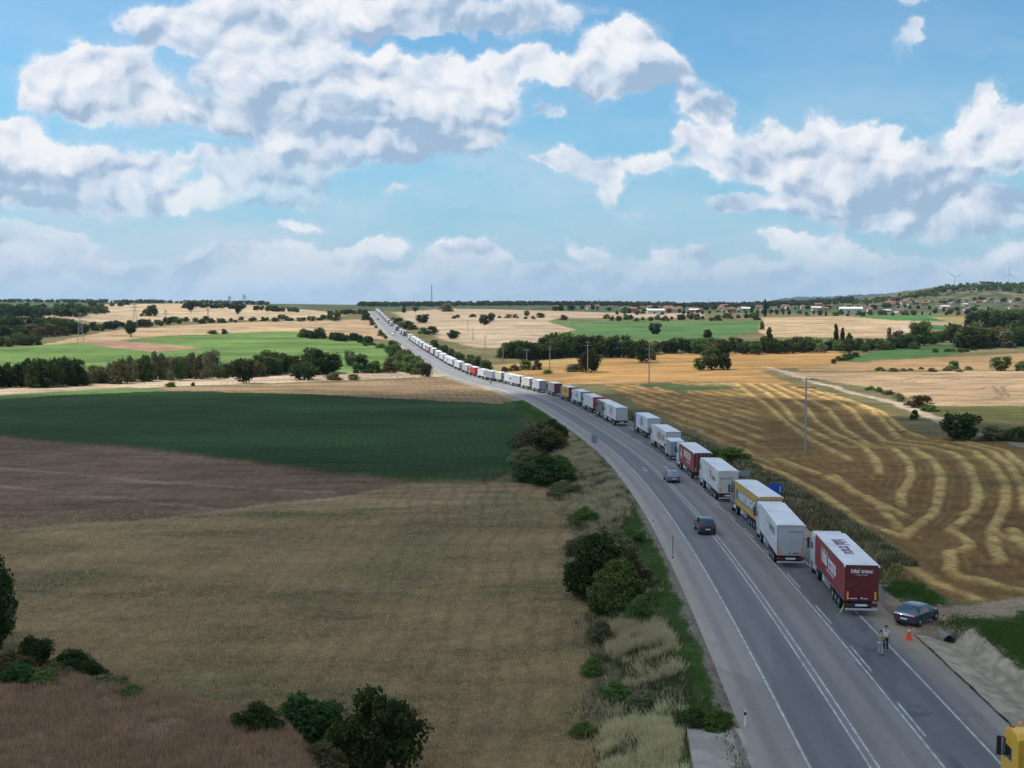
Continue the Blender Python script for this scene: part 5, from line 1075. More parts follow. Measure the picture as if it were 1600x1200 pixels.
t7 = place_truck(1041, 712.5, -2.5, label='white trailer with red side lettering, beyond the small grey box truck', group=QG, side='white', rear='lgrey', cab='white', frame='slate', lod=1)
letter(t7, 'BENGUL KARD', 1.6, RL, 'side', 5.2, 2.6, bold=.03, sx=.7)
t8 = place_truck(1012, 687, -3.5, label='white trailer with a small blue logo pulled by a bright blue cab', group=QG, side='white', rear='lgrey', cab='blue', frame='slate', lod=1)
letter(t8, 'ZM', 2.0, BL, 'side', 7.2, 2.7, bold=.03)
t9 = place_truck(963, 667, -5, label='white trailer with grey double doors, first truck beyond the gap in the queue', group=QG, side='white', rear='lgrey', cab='white', frame='maroon', lod=0, amber=False)
letter(t9, 'ZE', 1.7, DL, 'side', 6.6, 2.8, bold=.03)
specs = [ # px of the rear left corner, py, side, rear, cab, frame, text, label
 (949, 659, 'dgreen', 'green', 'green', 'green', None, 'dark grey green trailer with a green rear, beside the grey double doors'),
 (926.5, 647, 'white', 'brightred', 'white', 'brightred', None, 'white trailer with a red rear edge, ahead of the dark green one'),
 (907.5, 637, 'white', 'bluegrey', 'white', 'maroon', ('dfine', 1.5, BL), 'white trailer with blue lettering on its front half, behind the yellow and maroon one'),
 (888.5, 628.5, 'yellow', 'maroon', 'blue', 'maroon', ('WM LAM', 1.5, RL), 'yellow sided trailer with a maroon rear'),
 (866, 620.5, 'grey', 'maroon', 'maroon', 'maroon', None, 'grey sided trailer with a maroon rear, beyond the yellow and maroon one'),
 (842.5, 615, 'lgrey', 'bluegrey', 'white', 'slate', ('X', 1.2, BL), 'light grey trailer with a blue grey rear near the bend'),
 (827, 610.5, 'cream', 'grey', 'white', 'grey', None, 'greyish beige trailer wedged beyond the light grey one with the blue grey rear'),
 (812, 606.3, 'lgrey', 'maroon', 'white', 'grey', None, 'pale grey trailer at the bend with a narrow brown rear'),
 (800.5, 603, 'white', 'lgrey', 'dgreen', 'lgrey', None, 'clean white sided trailer just before the gap at the bend'),
 (783, 599, 'cream', 'grey', 'white', 'maroon', ('O', 1.2, WL), 'cream sided trailer with a grey rear and a maroon lower edge beyond the bend')]
for (px, py, sd, rr_, cb, fr, tx, lb) in specs:
    t_ = place_truck(px, py, None, label=lb, group=QG, side=sd, rear=rr_, cab=cb, frame=fr, lod=1)
    if tx: letter(t_, tx[0], tx[1], tx[2], 'side', 7.0, 2.7, bold=.03)
def Y_for_px(px, d_):
    ys = YR[YR > 380]; x, z, th = road_at(ys); pp = np.array([project(a+d_*math.cos(t), b, c_)[0] for a, b, c_, t in zip(x, ys, z, th)])
    return float(ys[np.argmax(pp < px)])
cols = [(769.5,'grey','lgrey','white','pale grey trailer, first beyond the cream sided one'), (757,'white','brightred','white','white trailer with a red rear beside the bright red one'), (742.5,'brightred','brightred','white','bright red trailer, the reddest of the far trucks'), (731,'lgrey','pink','pink','dull pinkish trailer hidden half behind the bright red one'),
        (718,'white','lgrey','white','near white trailer of the separate pair beyond the red ones'), (707.5,'white','lgrey','white','far white trailer of the separate pair beyond the red ones'),
        (700,'white','grey','white',None), (691.5,'white','white','white',None), (684,'cream','white','white',None), (677,'white','bluegrey','slate',None), (670,'pink','pink','white',None), (664.5,'white','lgrey','blue',None),
        (658.5,'lgrey','grey','white',None), (653.5,'white','lgrey','white',None), (649,'cream','white','white',None), (644.5,'white','lgrey','white',None), (640,'white','slate','white',None),
        (630,'lgrey','slate','white',None), (626,'white','grey','white',None), (618,'white','slate','white',None), (610,'white','lgrey','blue',None), (606,'white','slate','white',None), (603,'grey','white','white',None), (600.6,'white','lgrey','white',None), (598.4,'lgrey','grey','white',None),
        (596.4,'white','lgrey','white',None), (594.6,'blue','white','blue',None), (592.9,'white','grey','white',None), (591.4,'white','lgrey','white',None), (590,'lgrey','white','white',None), (588.7,'white','lgrey','white',None), (587.5,'white','grey','white',None)]
FARG = {}
for i, (px, sd, rr_, cb, lb) in enumerate(cols):
    Yk = Y_for_px(px, 4.4); x, z, th = road_at(Yk); z2 = road_at(Yk+16)[1]; h_ = float(th)
    if lb is None:
        lb = ('distant white or grey truck on the straight beyond the separate pair' if px > 660 else 'tiny truck of the group spaced out halfway up the slope' if px > 635 else 'tiny truck on the far slope near the road crest')
        gp = 'distant trucks beyond the separate pair' if px > 660 else 'tiny trucks halfway up the slope' if px > 635 else 'tiny trucks near the road crest'
    else: gp = QG
    tk = truck(float(x)+5.7*math.cos(h_), Yk-5.7*math.sin(h_), float(z), h_, math.atan2(float(z2-z), 16), lb, gp, side=sd, rear=rr_, cab=cb, lod=2)
    if gp != QG: FARG.setdefault(gp, []).append(tk)
for gp, L_ in FARG.items():
    for i, o in enumerate(L_): o['label'] = f"truck, {ordinal(i)} from the near end of the {gp}"
# the yellow cab in the bottom right corner
x, z, th = road_at(38.2); tY = truck(float(x)+6.45, 38.2, float(z)-.02, float(th)+R(.6), 0, 'yellow cab with a grey trailer cut off by the bottom right corner', QG, side='lgrey', rear='lgrey', cab='cabyellow', lod=0, hgt=.98)
MB().cyl((-.75, 15.6, 3.85), (-.75, 15.6, 4.0), .09, n=10).build('beacon', AMB, tY); MB().box((-1.15, 15.4, 3.8), (.12, .3, .18)).build('marker_lamp', REDL, tY)

# cars
def car(name, x, y, z, rz, paint_, label, L=4.3, W=1.82, Hh=1.5, slope=0., group=None, cat='car', detail=True):
    e = empty(name, (x, y, z), -rz, label=label, cat=cat, group=group); e.rotation_euler = (slope, 0, -rz)
    w = W/2; k = Hh/1.5; sc_ = L/4.3
    st = [(0.0, .42, .60, .86, .86, .62), (.06, .30, .66, .92, .92, .80), (.22, .26, .74, .98, 1.04, .86), (.50, .24, .76, 1.0, 1.27, .74), (.82, .24, .78, 1.0, 1.44, .68), (1.4, .24, .78, .99, 1.5, .66), (2.2, .24, .78, .97, 1.49, .66), (2.62, .24, .78, .96, 1.40, .66), (2.95, .24, .78, .95, 1.20, .72), (3.28, .24, .77, .94, .99, .80), (3.75, .25, .74, .86, .90, .76), (4.1, .28, .64, .74, .78, .70), (4.26, .34, .52, .62, .64, .62), (4.3, .42, .5, .56, .57, .5)]
    hwid = [.84, .93, .98, 1, 1, 1, 1, 1, 1, .99, .96, .88, .76, .66]
    secs = []
    for (yy, zb, zm, zt, zr_, wr), hw in zip(st, hwid):
        hw *= w; wr_ = min(wr*W/1.82, hw*.97)
        r_ = [(-hw*.9, zb), (-hw, (zb+zm)/2), (-hw, zm*k), (-hw*.965, zt*k), (-wr_, zr_*k-.03*(zr_ > 1.1)), (-wr_*.75, zr_*k+.015)]
        secs.append([(a, yy*sc_, b) for a, b in r_]+[(-a, yy*sc_, b) for a, b in reversed(r_)])
    MB().loft(secs).build('body', paint_, e, smooth=True)
    def pt(i, j, f=1.0, out_=.012): a = Vector(secs[i][j]); return a
    gm = MB()                                                        # rear window
    def quad(a, b, c_, d_, off, ins=.1):
        q = [Vector(v) for v in (a, b, c_, d_)]; ce = sum(q, Vector())/4; n_ = (q[1]-q[0]).cross(q[2]-q[1]); n_.normalize()
        if n_.dot(Vector(off)) < 0: n_ = -n_
        return [tuple(v+(ce-v)*ins+n_*.012) for v in q]
    MB().add(quad(secs[2][4], secs[2][7], secs[4][7], secs[4][4], (0, -1, .5), .08), [(0, 1, 2, 3)]).build('rear_window', GLS, e)
    MB().add(quad(secs[9][4], secs[9][7], secs[7][7], secs[7][4], (0, 1, .5), .07), [(0, 1, 2, 3)]).build('windscreen', GLS, e)
    for sgn, j0, j1 in ((-1, 3, 4), (1, 8, 7)):
        g_ = MB()
        for a, b in ((3, 4), (4, 5), (5, 6), (6, 7), (7, 8)):
            g_.add(quad(secs[a][j0], secs[b][j0], secs[b][j1], secs[a][j1], (sgn, 0, .3), .09), [(0, 1, 2, 3)])
        g_.build('side_window', GLS, e)
        MB().box((sgn*(w+.08), 2.85*sc_, 1.0*k), (.18, .10, .12)).build('mirror', paint_, e, bevel=.02)
        MB().box((sgn*w*.72, .035, .80*k), (w*.46, .13, .15)).build('tail_light', REDL, e, bevel=.015)
        MB().box((sgn*w*.66, 4.17*sc_, .60*k), (w*.34, .14, .11)).build('headlight', PLATE, e, bevel=.015)
        for yy in (.82, 3.45):
            MB().cyl((sgn*(w-.16), yy*sc_, .35), (sgn*(w+.004), yy*sc_, .35), .385, n=20).build('wheel_arch', BLK, e)
            wheel((sgn*(w-.09), yy*sc_, .33), e, WH_C)
    MB().box((0, .0, .38), (W*.82, .10, .16)).build('bumper', BLK, e, bevel=.03); MB().box((0, -.02, .60*k), (.52, .03, .12)).build('number_plate', PLATE, e)
    return e
def place_car(px, py, head, **k):
    p = hit(px, py); x, zr, th = road_at(p[1]); d_ = (p[0]-x)*math.cos(th); h_ = float(th)+R(head); z = zr+float(EDGE(d_)) if -6 < d_ < 9.4 else p[2]
    return car(x=p[0], y=p[1], z=float(z), rz=h_, **k)
CB = mat('paint_slate_blue', (.060, .095, .135), .22, .5, coat=.6); CS = mat('paint_silver_blue', (.26, .31, .38), .25, .55, coat=.5); CD = mat('paint_dark_grey', (.045, .055, .065), .22, .4, coat=.6)
place_car(1412, 979, 44, name='parked_car', paint_=CB, label='slate blue hatchback parked on the dirt beside the dark red trailer', L=4.15, W=1.80, Hh=1.48)
place_car(1106, 838.5, -.5, name='driving_car', paint_=CD, label='dark grey car driving away along the double line, nearer of the two', L=4.5, W=1.85, Hh=1.62)
place_car(1053.5, 757, -1.5, name='driving_car', paint_=CS, label='silver blue car driving away beside the dark red trailers, farther of the two', L=4.4, W=1.85, Hh=1.6)
for (px, d_, mt, lb, rv) in [(613.5, -2.2, 'white', 'tiny white vehicle coming down the far slope beside the trucks', 1), (616, 1.4, 'silver', 'tiny silver vehicle driving up the far slope', 0), (590.5, -2., 'black', 'tiny dark vehicle near the road crest', 1)]:
    Yk = Y_for_px(px, d_); x, z, th = road_at(Yk); car('distant_car', float(x)+d_*math.cos(th), Yk, float(z), float(th)+(math.pi if rv else 0), PM(mt), lb, L=4.8, W=1.9, Hh=1.8)

# lime green flag at the corner of the dark red trailer
fe = empty('warning_flag', t1.location+Vector((-1.42, -.1, 0)), 0, label='lime green flag on a stick at the left rear corner of the dark red trailer', cat='flag')
MB().cyl((0, 0, .0), (.05, .02, 1.15), .018, n=6).build('pole', BLK, fe)
fv = []; 
for i in range(7):
    for j in range(5): a, b = i/6, j/4; fv.append((.05-.62*a*b-.03*math.sin(5*a+3*b), -.06*math.sin(6*a)-.25*a*b, 1.12-.95*b*(.35+.65*a)-.25*a))
fm = MB().add(fv, [(i*5+j, i*5+j+1, i*5+j+6, i*5+j+5) for i in range(6) for j in range(4)]); fo = fm.build('flag_cloth', GREENN, fe, smooth=True); sm_ = fo.modifiers.new('thickness', 'SOLIDIFY'); sm_.thickness = .012

# traffic cone
p = hit(1420, 1000); ce_ = empty('traffic_cone', p, .4, label='orange traffic cone with a white band standing on the dirt near the parked car', cat='traffic cone')
CO = mat('cone_orange', (.68, .10, .02), .5); KW = mat('cone_white', (.75, .75, .75), .5)
MB().box((0, 0, .035), (.58, .58, .07), taper=.9).build('base', CO, ce_, bevel=.015)
MB().cyl((0, 0, .07), (0, 0, .62), .19, .085, 20).cyl((0, 0, .76), (0, 0, .95), .064, .035, 20).build('cone_body', CO, ce_, smooth=True)
MB().cyl((0, 0, .62), (0, 0, .76), .088, .067, 20).build('band', KW, ce_, smooth=True)
ce_.scale = (1.15, 1.15, 1.05)

# culvert pipe under the track
q = MB(); n_ = 28; R0, R1, LL = .56, .46, 7.
ring = lambda r, y: [(math.cos(2*math.pi*k/n_)*r, y, math.sin(2*math.pi*k/n_)*r) for k in range(n_)]
q.loft([ring(R1, LL), ring(R1, 0), ring(R0, 0), ring(R0, LL)], caps=False)
cv = q.build('culvert_pipe', mat('culvert', (.24, .23, .21), .9, var=.25), smooth=True, label='round concrete culvert pipe opening under the dirt track', cat='pipe')
x, z, th = road_at(83.7); cv.location = (float(x)+12.35*math.cos(th), 83.7, float(z)-.90); cv.rotation_euler = (0, 0, -float(th)+R(14))
bk = MB().cyl((0, 2.2, 0), (0, 2.3, 0), R1+.01, n=20).build('pipe_shade_disc', mat('pipe_shade', (.02, .018, .016), .95), cv)  # near-black disc stands in for the shade inside the pipe

# ------------------------------------------------------------------ poles, signs, masts
PC = mat('pole_concrete', (.33, .32, .30), .85, var=.15, vscale=.8); GAL = mat('galvanised', (.36, .38, .40), .5, .6)
PC2 = mat('dark_steel', (.12, .13, .14), .6, .5)
def pole(px, pyb, pyt, label, dark=False, double=True):
    p = hit(px, pyb); k = (p[1]*math.cos(PITCH))/F_PX; hh = (pyb-pyt)*k*1.01
    e = empty('utility_pole', p, R(-12), label=label, cat='utility pole', group='utility poles crossing the fields')
    MB().box((0, 0, hh/2-.2), (.42, .42, hh+.4), taper=.55).build('shaft', PC, e)
    MB().box((0, 0, hh-.25), (2.3, .12, .12)).build('crossarm', PC2 if dark else GAL, e)
    if double: MB().box((0, 0, hh*.875), (3.2, .14, .14)).build('crossarm', PC2 if dark else GAL, e)
    for xx in (-1.05, 0, 1.05): MB().cyl((xx, 0, hh-.2), (xx, 0, hh+.18), .07, .05, 8).build('insulator', mat('insulator', (.25, .18, .14), .3), e)
    return e
for a in [(1258,707,591,'nearest and tallest utility pole standing in the stubble field',True), (1014,606,537,'second nearest utility pole, at the top corner of the stubble field'), (918,584,534,'third nearest utility pole, beside the bare brownish tree'), (859,578,541,'fourth utility pole, behind the queue near the dark bushes'),
          (823,565,545,'fifth utility pole, at the edge of the valley wood'), (786,567,540,'sixth utility pole, at the left end of the valley wood'), (758,546,524,'thin distant pole in the pale field, lower one'), (739,532,512,'thin distant pole in the pale field, middle one'), (731,519,500,'thin distant pole in the pale field, upper one')]: pole(*a)
def pylon(px, pyb, pyt, label, Y=None):
    p = hit(px, pyb) if Y is None else np.array([(px-800)/F_PX*Y, Y, CAM_H-(pyb-476)*Y/F_PX]); k = p[1]/F_PX; hh = (pyb-pyt)*k
    e = empty('power_pylon', p, .3, label=label, cat='pylon', group='lattice pylons on the left hills'); w = hh*.10; t_ = max(.10, p[1]*.00016)
    m3 = MB(); lv = np.linspace(0, 1, 8)
    for a in range(4):
        ca, sa = [(-1, -1), (1, -1), (1, 1), (-1, 1)][a]
        for i in range(7):
            w0, w1 = w*(1-.8*lv[i]), w*(1-.8*lv[i+1]); cb, sb = [(-1, -1), (1, -1), (1, 1), (-1, 1)][(a+1) % 4]
            m3.cyl((ca*w0, sa*w0, hh*lv[i]), (ca*w1, sa*w1, hh*lv[i+1]), t_, n=4, caps=False); m3.cyl((ca*w0, sa*w0, hh*lv[i]), (cb*w1, sb*w1, hh*lv[i+1]), t_*.6, n=4, caps=False)
    m3.build('tower', GAL, e)
    for f, l_ in ((.72, .22), (.84, .17), (.95, .12)): MB().box((0, 0, hh*f), (hh*l_*2, t_*2, t_*2.4)).build('crossarm', GAL, e)
for a in [(126,535,488,'nearest lattice pylon, beside the wood above the bright green field'), (211,512,474,'second lattice pylon, on the far left wheat hill'), (259,502,484,'third lattice pylon, right of the small trees on the hill'), (325,497,480,'fourth lattice pylon, small on the hill'), (359,480,462,'left pylon of the pair on the skyline'), (382,480,460,'right pylon of the pair on the skyline')]: pylon(*a)
def mast(px, pyb, pyt, Y, label):
    x = (px-800)/F_PX*Y; z = ground_z(x, Y); top = CAM_H-(pyt-476)*Y/F_PX; e = empty('radio_mast', (x, Y, z), 0, label=label, cat='mast'); m3 = MB(); w = 1.1; hh = top-z
    for ca, sa in ((-1, -1), (1, -1), (0, 1)): m3.cyl((ca*w, sa*w, 0), (ca*w*.5, sa*w*.5, hh), .35, n=4)
    for i in range(14): m3.box((0, 0, hh*(i+1)/15), (2*w*(1-.03*i), .5, .3))
    m3.build('lattice', mat('mast_red_white', (.36, .30, .30), .6), e); MB().cyl((0, 0, hh), (0, 0, hh+4), .3, n=6).build('antenna', GAL, e)
mast(675, 478, 446, 2600, 'tall lattice radio mast on the skyline right of the road crest'); mast(1107, 480, 469, 2700, 'thin mast rising from the village skyline'); mast(936, 478, 468, 2800, 'very thin mast on the skyline left of the village')
def turbine(px, py_hub, Y, rot, label):
    x = (px-800)/F_PX*Y; z = CAM_H-(462-476)*Y/F_PX-20; hub = CAM_H-(py_hub-476)*Y/F_PX; e = empty('wind_turbine', (x, Y, z), 0, label=label, cat='wind turbine', group='wind turbines behind the rocky hill'); TW = mat('turbine_haze_tint', (.60, .66, .72), .5); hh = hub-z  # turbine colour shifted towards the sky to imitate distance haze
    MB().cyl((0, 0, 0), (0, 0, hh), 2.4, 1.4, 14).build('tower', TW, e, smooth=True); MB().box((0, 2, hh+1.6), (4.2, 13, 4.4)).build('nacelle', TW, e, bevel=.6)
    for k in range(3):
        a = rot+k*2*math.pi/3; m3 = MB(); secs = []
        for f, w in ((0, 1.), (.12, 1.7), (.35, 1.3), (.7, .8), (1, .25)):
            r_ = 56*f+1.5; c = Vector((math.sin(a)*r_, -5.2, hh+1.6+math.cos(a)*r_)); s = Vector((math.cos(a), 0, -math.sin(a)))*w; secs.append([c-s, c+Vector((0, -.5, 0)), c+s, c+Vector((0, .5, 0))])
        m3.loft(secs).build('blade', TW, e)
    MB().cyl((0, -6.4, hh+1.6), (0, -4.2, hh+1.6), 1.2, 1.9, 12).build('rotor_hub', TW, e)
turbine(1489, 434, 5200, -.95, 'left wind turbine, bluish, just behind the crest of the rocky hill'); turbine(1573, 429, 6000, 0, 'right wind turbine near the right edge with a blade straight up')
def sign(px, pyb, w, h_, hp, cback, cface, label, face_away=False, legs=2, rz=0.):
    p = hit(px, pyb); e = empty('road_sign', p, rz, label=label, cat='sign'); m3 = MB()
    for s in ((-1, 1) if legs == 2 else (0,)): MB().cyl((s*w*.32, .06, -.2), (s*w*.32, .06, hp), .045, n=8).build('post', GAL, e)
    MB().box((0, 0, hp-h_/2), (w, .05, h_)).build('panel', cback, e); return e, p
BLU = mat('sign_blue', (.02, .09, .42), .4); SBK = mat('sign_back', (.26, .30, .34), .5, .4)
e, p = sign(1210, 788, 2.0, 1.7, 2.8, BLU, None, 'blue road sign with a white bar half hidden behind the yellow trailer', rz=R(-2)); MB().box((.72, -.032, 2.0), (.10, .02, .9)).build('white_bar', PLATE, e)
sign(1160, 768, 2.0, .75, 2.9, SBK, None, 'grey road sign on two posts beyond the off-white trailer', rz=R(-4))
sign(928.5, 702, 1.0, 1.5, 2.6, SBK, None, 'narrow grey sign seen from behind on the left edge of the road', legs=1)
for (px, py, hh, lb, dk) in [(1051, 884, 1.0, 'white marker post with a dark top on the road bank', 1), (1021, 824, .95, 'white marker post on the road bank, second from the near end', 0), (970, 744, .95, 'white marker post on the road bank, farthest of the short ones', 0), (1164, 1137, 1.0, 'white marker post at the corner of the concrete pad', 0)]:
    p = hit(px, py); e = empty('marker_post', p, 0, label=lb, cat='marker post'); MB().box((0, 0, hh/2), (.12, .08, hh), taper=.8).build('post', PLATE, e, bevel=.01)
    MB().box((0, -.0, hh*.82), (.13, .09, .18)).build('reflector_band', BLK, e)
    if dk: MB().cyl((0, 0, hh), (0, 0, hh+1.9), .03, n=6).build('snow_pole', BLK, e)

# ------------------------------------------------------------------ village houses
WALLS = [mat('wall_cream', (.50, .43, .33), .9, var=.1), mat('wall_white', (.62, .60, .56), .9, var=.08), mat('wall_brick', (.34, .20, .14), .9, var=.15)]
ROOFS = [mat('tile_red', (.26, .125, .085), .85, var=.25), mat('tile_brown', (.22, .12, .085), .85, var=.25), mat('sheet_white', (.70, .72, .74), .5)]
WN = mat('window_dark', (.04, .05, .06), .2)
def house_proto(w, d, hh, rh, wm, rm, barn=False):
    e = empty('village_house' if not barn else 'barn', (0, 0, 0)); MB().box((0, 0, hh/2-1), (w, d, hh+2)).build('wall', wm, e)
    r_ = MB(); o = .5; r_.prism([(-d/2-o, hh+.02), (d/2+o, hh+.02), (0, hh+rh)], -w/2-o, w/2+o); r_.build('roof', rm, e)
    if not barn: MB().box((w*.25, d*.15, hh+rh*.75), (.8, .8, rh*.9)).build('chimney', wm, e)
    n_ = max(2, int(w/3.2))
    for i in range(n_): 
        x = -w/2+(i+.5)*w/n_; MB().box((x, -d/2-.01, hh*.58), (1.1, .04, 1.2)).build('window', WN, e)
    MB().box((-w*.12, -d/2-.015, 1.0), (1.1 if not barn else 3, .05, 2.1 if not barn else 3)).build('door', WN, e)
    return e
HP = [house_proto(11, 9, 5.2, 2.6, WALLS[0], ROOFS[0]), house_proto(9, 8, 3.2, 2.2, WALLS[1], ROOFS[1]), house_proto(14, 9, 5.8, 2.4, WALLS[2], ROOFS[0]), house_proto(8, 7, 5.5, 2.0, WALLS[1], ROOFS[0]), house_proto(26, 14, 5, 2.2, WALLS[1], ROOFS[2], True), house_proto(13, 9, 3.6, 1.8, WALLS[0], ROOFS[2], True)]
used = set()
def house(px, py, k, Y, label, group=None, s=1., rz=None):
    x = (px-800)/F_PX*Y; z = ground_z(x, Y)-.2
    e = HP[k] if k not in used else copy_tree(HP[k]); used.add(k); e.location = (x, Y, z); e.rotation_euler = (0, 0, random.uniform(-.6, .6) if rz is None else rz); e.scale = (s, s, s)
    tag(e, label=label, cat='house' if k < 4 else 'barn', group=group); return e
G1 = 'village houses left of the pale hill'; G2 = 'village houses right of the pale hill'
house(1023, 497, 4, 1560, 'white barn behind the far green field', s=.95, rz=.2); house(1328, 494, 4, 1650, 'long barn with a bright white roof above the pale hill', s=1.2, rz=-.15); house(1275, 487, 5, 1900, 'small white roofed barn left of the long barn', s=1.2); house(1385, 494, 5, 1700, 'small white shed right of the long barn', s=.8)
house(1404, 495, 1, 1650, 'pale cube shaped house on the green strip right of the long barn', s=1.2); house(1390, 484, 2, 2100, 'big red roofed house below the rocky hill', s=1.2); house(1411, 482, 0, 2150, 'orange roofed house next to the big red roofed house', s=1.1)
house(1084, 492, 5, 1700, 'white roofed shed among trees in the village', s=1.); house(1165, 488, 5, 1850, 'low white roofed shed left of the column shaped tree', s=1.1); house(1475, 490, 5, 1900, 'white roofed shed at the foot of the rocky hill', s=1.1); house(1506, 488, 5, 2000, 'small bright shed at the foot of the rocky hill', s=.9)
L_ = [house(random.uniform(985, 1200), 0, random.randrange(4), random.uniform(1640, 2250), '', G1, s=random.uniform(.65, 1.0)) for i in range(34)]; order_labels(L_, G1, 'house')
L_ = [house(random.uniform(1205, 1600), 0, random.choice([0, 1, 2, 3, 3, 1]), random.uniform(1700, 2200), '', G2, s=random.uniform(.65, 1.0)) for i in range(38)]; order_labels(L_, G2, 'house')
L_ = [house(random.uniform(860, 985), 0, random.randrange(4), random.uniform(1850, 2250), '', 'houses at the left outskirts of the village', s=random.uniform(.6, .9)) for i in range(6)]; order_labels(L_, 'houses at the left outskirts of the village', 'house')

# ------------------------------------------------------------------ people
def skin_body(name, pts, edges, rad, material, parent=None, sub=1, root=0):
    me = bpy.data.meshes.new(name); me.from_pydata(pts, edges, []); me.materials.append(material); o = obj(name, me, parent)
    sk = o.modifiers.new('skin', 'SKIN'); sk.branch_smoothing = .3; sk.use_smooth_shade = True
    sv = me.skin_vertices[0].data if me.skin_vertices else None
    if sv is None:
        bm_ = bmesh.new(); bm_.from_mesh(me); lay = bm_.verts.layers.skin.verify(); bm_.to_mesh(me); bm_.free(); sv = me.skin_vertices[0].data
    for i, r_ in enumerate(rad): sv[i].radius = (r_, r_) if not isinstance(r_, tuple) else r_; sv[i].use_root = (i == root)
    s2 = o.modifiers.new('smooth', 'SUBSURF'); s2.levels = sub; s2.render_levels = sub
    return o
SKN = mat('skin', (.42, .26, .18), .6); HAIRM = mat('hair', (.02, .016, .014), .7); SHOE = mat('shoe', (.03, .03, .03), .6)
def person(px, py, rz, label, shirt, trousers, shoes, Hs=1.76, arms='phone', hat=None, stance=.11):
    p = hit(px, py); x, zr, th = road_at(p[1]); d_ = (p[0]-x)*math.cos(th); z = zr+float(EDGE(d_)) if -6 < d_ < 9.4 else p[2]
    e = empty('person', (p[0], p[1], float(z)), rz, label=label, cat='person'); k = Hs/1.76; e.scale = (k, k, k)
    if arms == 'phone': EL, HL, ER, HR_ = (-.27, .10, 1.12), (-.10, .33, 1.22), (.27, .10, 1.12), (.10, .34, 1.20)
    else: EL, HL, ER, HR_ = (-.28, -.02, 1.14), (-.27, .05, .88), (.27, .06, 1.14), (.14, .28, 1.06)
    J = {'pel': (0, 0, .95), 'sp': (0, .0, 1.12), 'ch': (0, .01, 1.33), 'nk': (0, .02, 1.49), 'hd0': (0, .05, 1.58), 'hd1': (0, .07, 1.68), 'hd2': (0, .06, 1.74),
         'sl': (-.18, 0, 1.42), 'el': EL, 'wl': HL, 'sr': (.18, 0, 1.42), 'er': ER, 'wr': HR_, 'hl': (-.09, 0, .90), 'kl': (-stance, .03, .50), 'al': (-stance, -.02, .09), 'tl': (-stance-.01, .16, .045), 'hr': (.09, 0, .90), 'kr': (stance, .04, .50), 'ar': (stance, .0, .09), 'tr': (stance+.01, .18, .045)}
    E_ = [('pel', 'sp'), ('sp', 'ch'), ('ch', 'nk'), ('nk', 'hd0'), ('hd0', 'hd1'), ('hd1', 'hd2'), ('ch', 'sl'), ('sl', 'el'), ('el', 'wl'), ('ch', 'sr'), ('sr', 'er'), ('er', 'wr'), ('pel', 'hl'), ('hl', 'kl'), ('kl', 'al'), ('al', 'tl'), ('pel', 'hr'), ('hr', 'kr'), ('kr', 'ar'), ('ar', 'tr')]
    rad = {'pel': (.15, .11), 'sp': (.13, .10), 'ch': (.155, .11), 'nk': .055, 'hd0': .075, 'hd1': .095, 'hd2': .06, 'sl': .065, 'el': .042, 'wl': .028, 'sr': .065, 'er': .042, 'wr': .028, 'hl': .085, 'kl': .058, 'al': .04, 'tl': .03, 'hr': .085, 'kr': .058, 'ar': .04, 'tr': .03}
    for s, w in (('l', 'wl'), ('r', 'wr')):                       # palms and five curled fingers each
        a = Vector(J[w]); b = Vector(J['e'+s]); f = (a-b).normalized(); sd = Vector((1, 0, 0)) if s == 'l' else Vector((-1, 0, 0))
        pm_ = a+f*.07; J['p'+s] = tuple(pm_); rad['p'+s] = .026; E_.append((w, 'p'+s))
        for q, (o_, ln) in enumerate(((-.03, .075), (-.011, .085), (.009, .08), (.027, .065))):
            m_ = pm_+f*ln*.55+sd*o_; t_ = m_+f*ln*.3+Vector((0, 0, -.03)); J[f'f{s}{q}a'] = tuple(m_); J[f'f{s}{q}b'] = tuple(t_); rad[f'f{s}{q}a'] = .010; rad[f'f{s}{q}b'] = .008; E_ += [('p'+s, f'f{s}{q}a'), (f'f{s}{q}a', f'f{s}{q}b')]
        m_ = a+f*.04+sd*.045; t_ = m_+f*.04+sd*.01; J[f't{s}a'] = tuple(m_); J[f't{s}b'] = tuple(t_); rad[f't{s}a'] = .012; rad[f't{s}b'] = .010; E_ += [('p'+s, f't{s}a'), (f't{s}a', f't{s}b')]
    J['nose'] = (0, .175, 1.665); rad['nose'] = .018; E_.append(('hd1', 'nose'))
    ks = list(J); ix = {n: i for i, n in enumerate(ks)}
    skin_body('body', [J[n] for n in ks], [(ix[a], ix[b]) for a, b in E_], [rad[n] for n in ks], SKN, e, 1)
    def sub(name, names, edges, rr_, m_):
        ii = {n: i for i, n in enumerate(names)}; return skin_body(name, [J[n] for n in names], [(ii[a], ii[b]) for a, b in edges], rr_, m_, e, 1)
    J['sle'] = tuple(Vector(J['sl'])*.35+Vector(J['el'])*.65); J['sre'] = tuple(Vector(J['sr'])*.35+Vector(J['er'])*.65)
    sub('shirt', ['pel', 'sp', 'ch', 'sl', 'sle', 'sr', 'sre'], [('pel', 'sp'), ('sp', 'ch'), ('ch', 'sl'), ('sl', 'sle'), ('ch', 'sr'), ('sr', 'sre')], [(.175, .135), (.165, .13), (.185, .14), .09, .07, .09, .07], shirt)
    J['kl2'] = (J['al'][0], J['al'][1], .14); J['kr2'] = (J['ar'][0], J['ar'][1], .14)
    sub('trousers', ['pel', 'hl', 'kl', 'kl2', 'hr', 'kr', 'kr2'], [('pel', 'hl'), ('hl', 'kl'), ('kl', 'kl2'), ('pel', 'hr'), ('hr', 'kr'), ('kr', 'kr2')], [(.165, .125), .10, .078, .062, .10, .078, .062], trousers)
    for s in ('l', 'r'): sub('shoe', ['a'+s, 't'+s], [('a'+s, 't'+s)], [.055, .045], shoes)
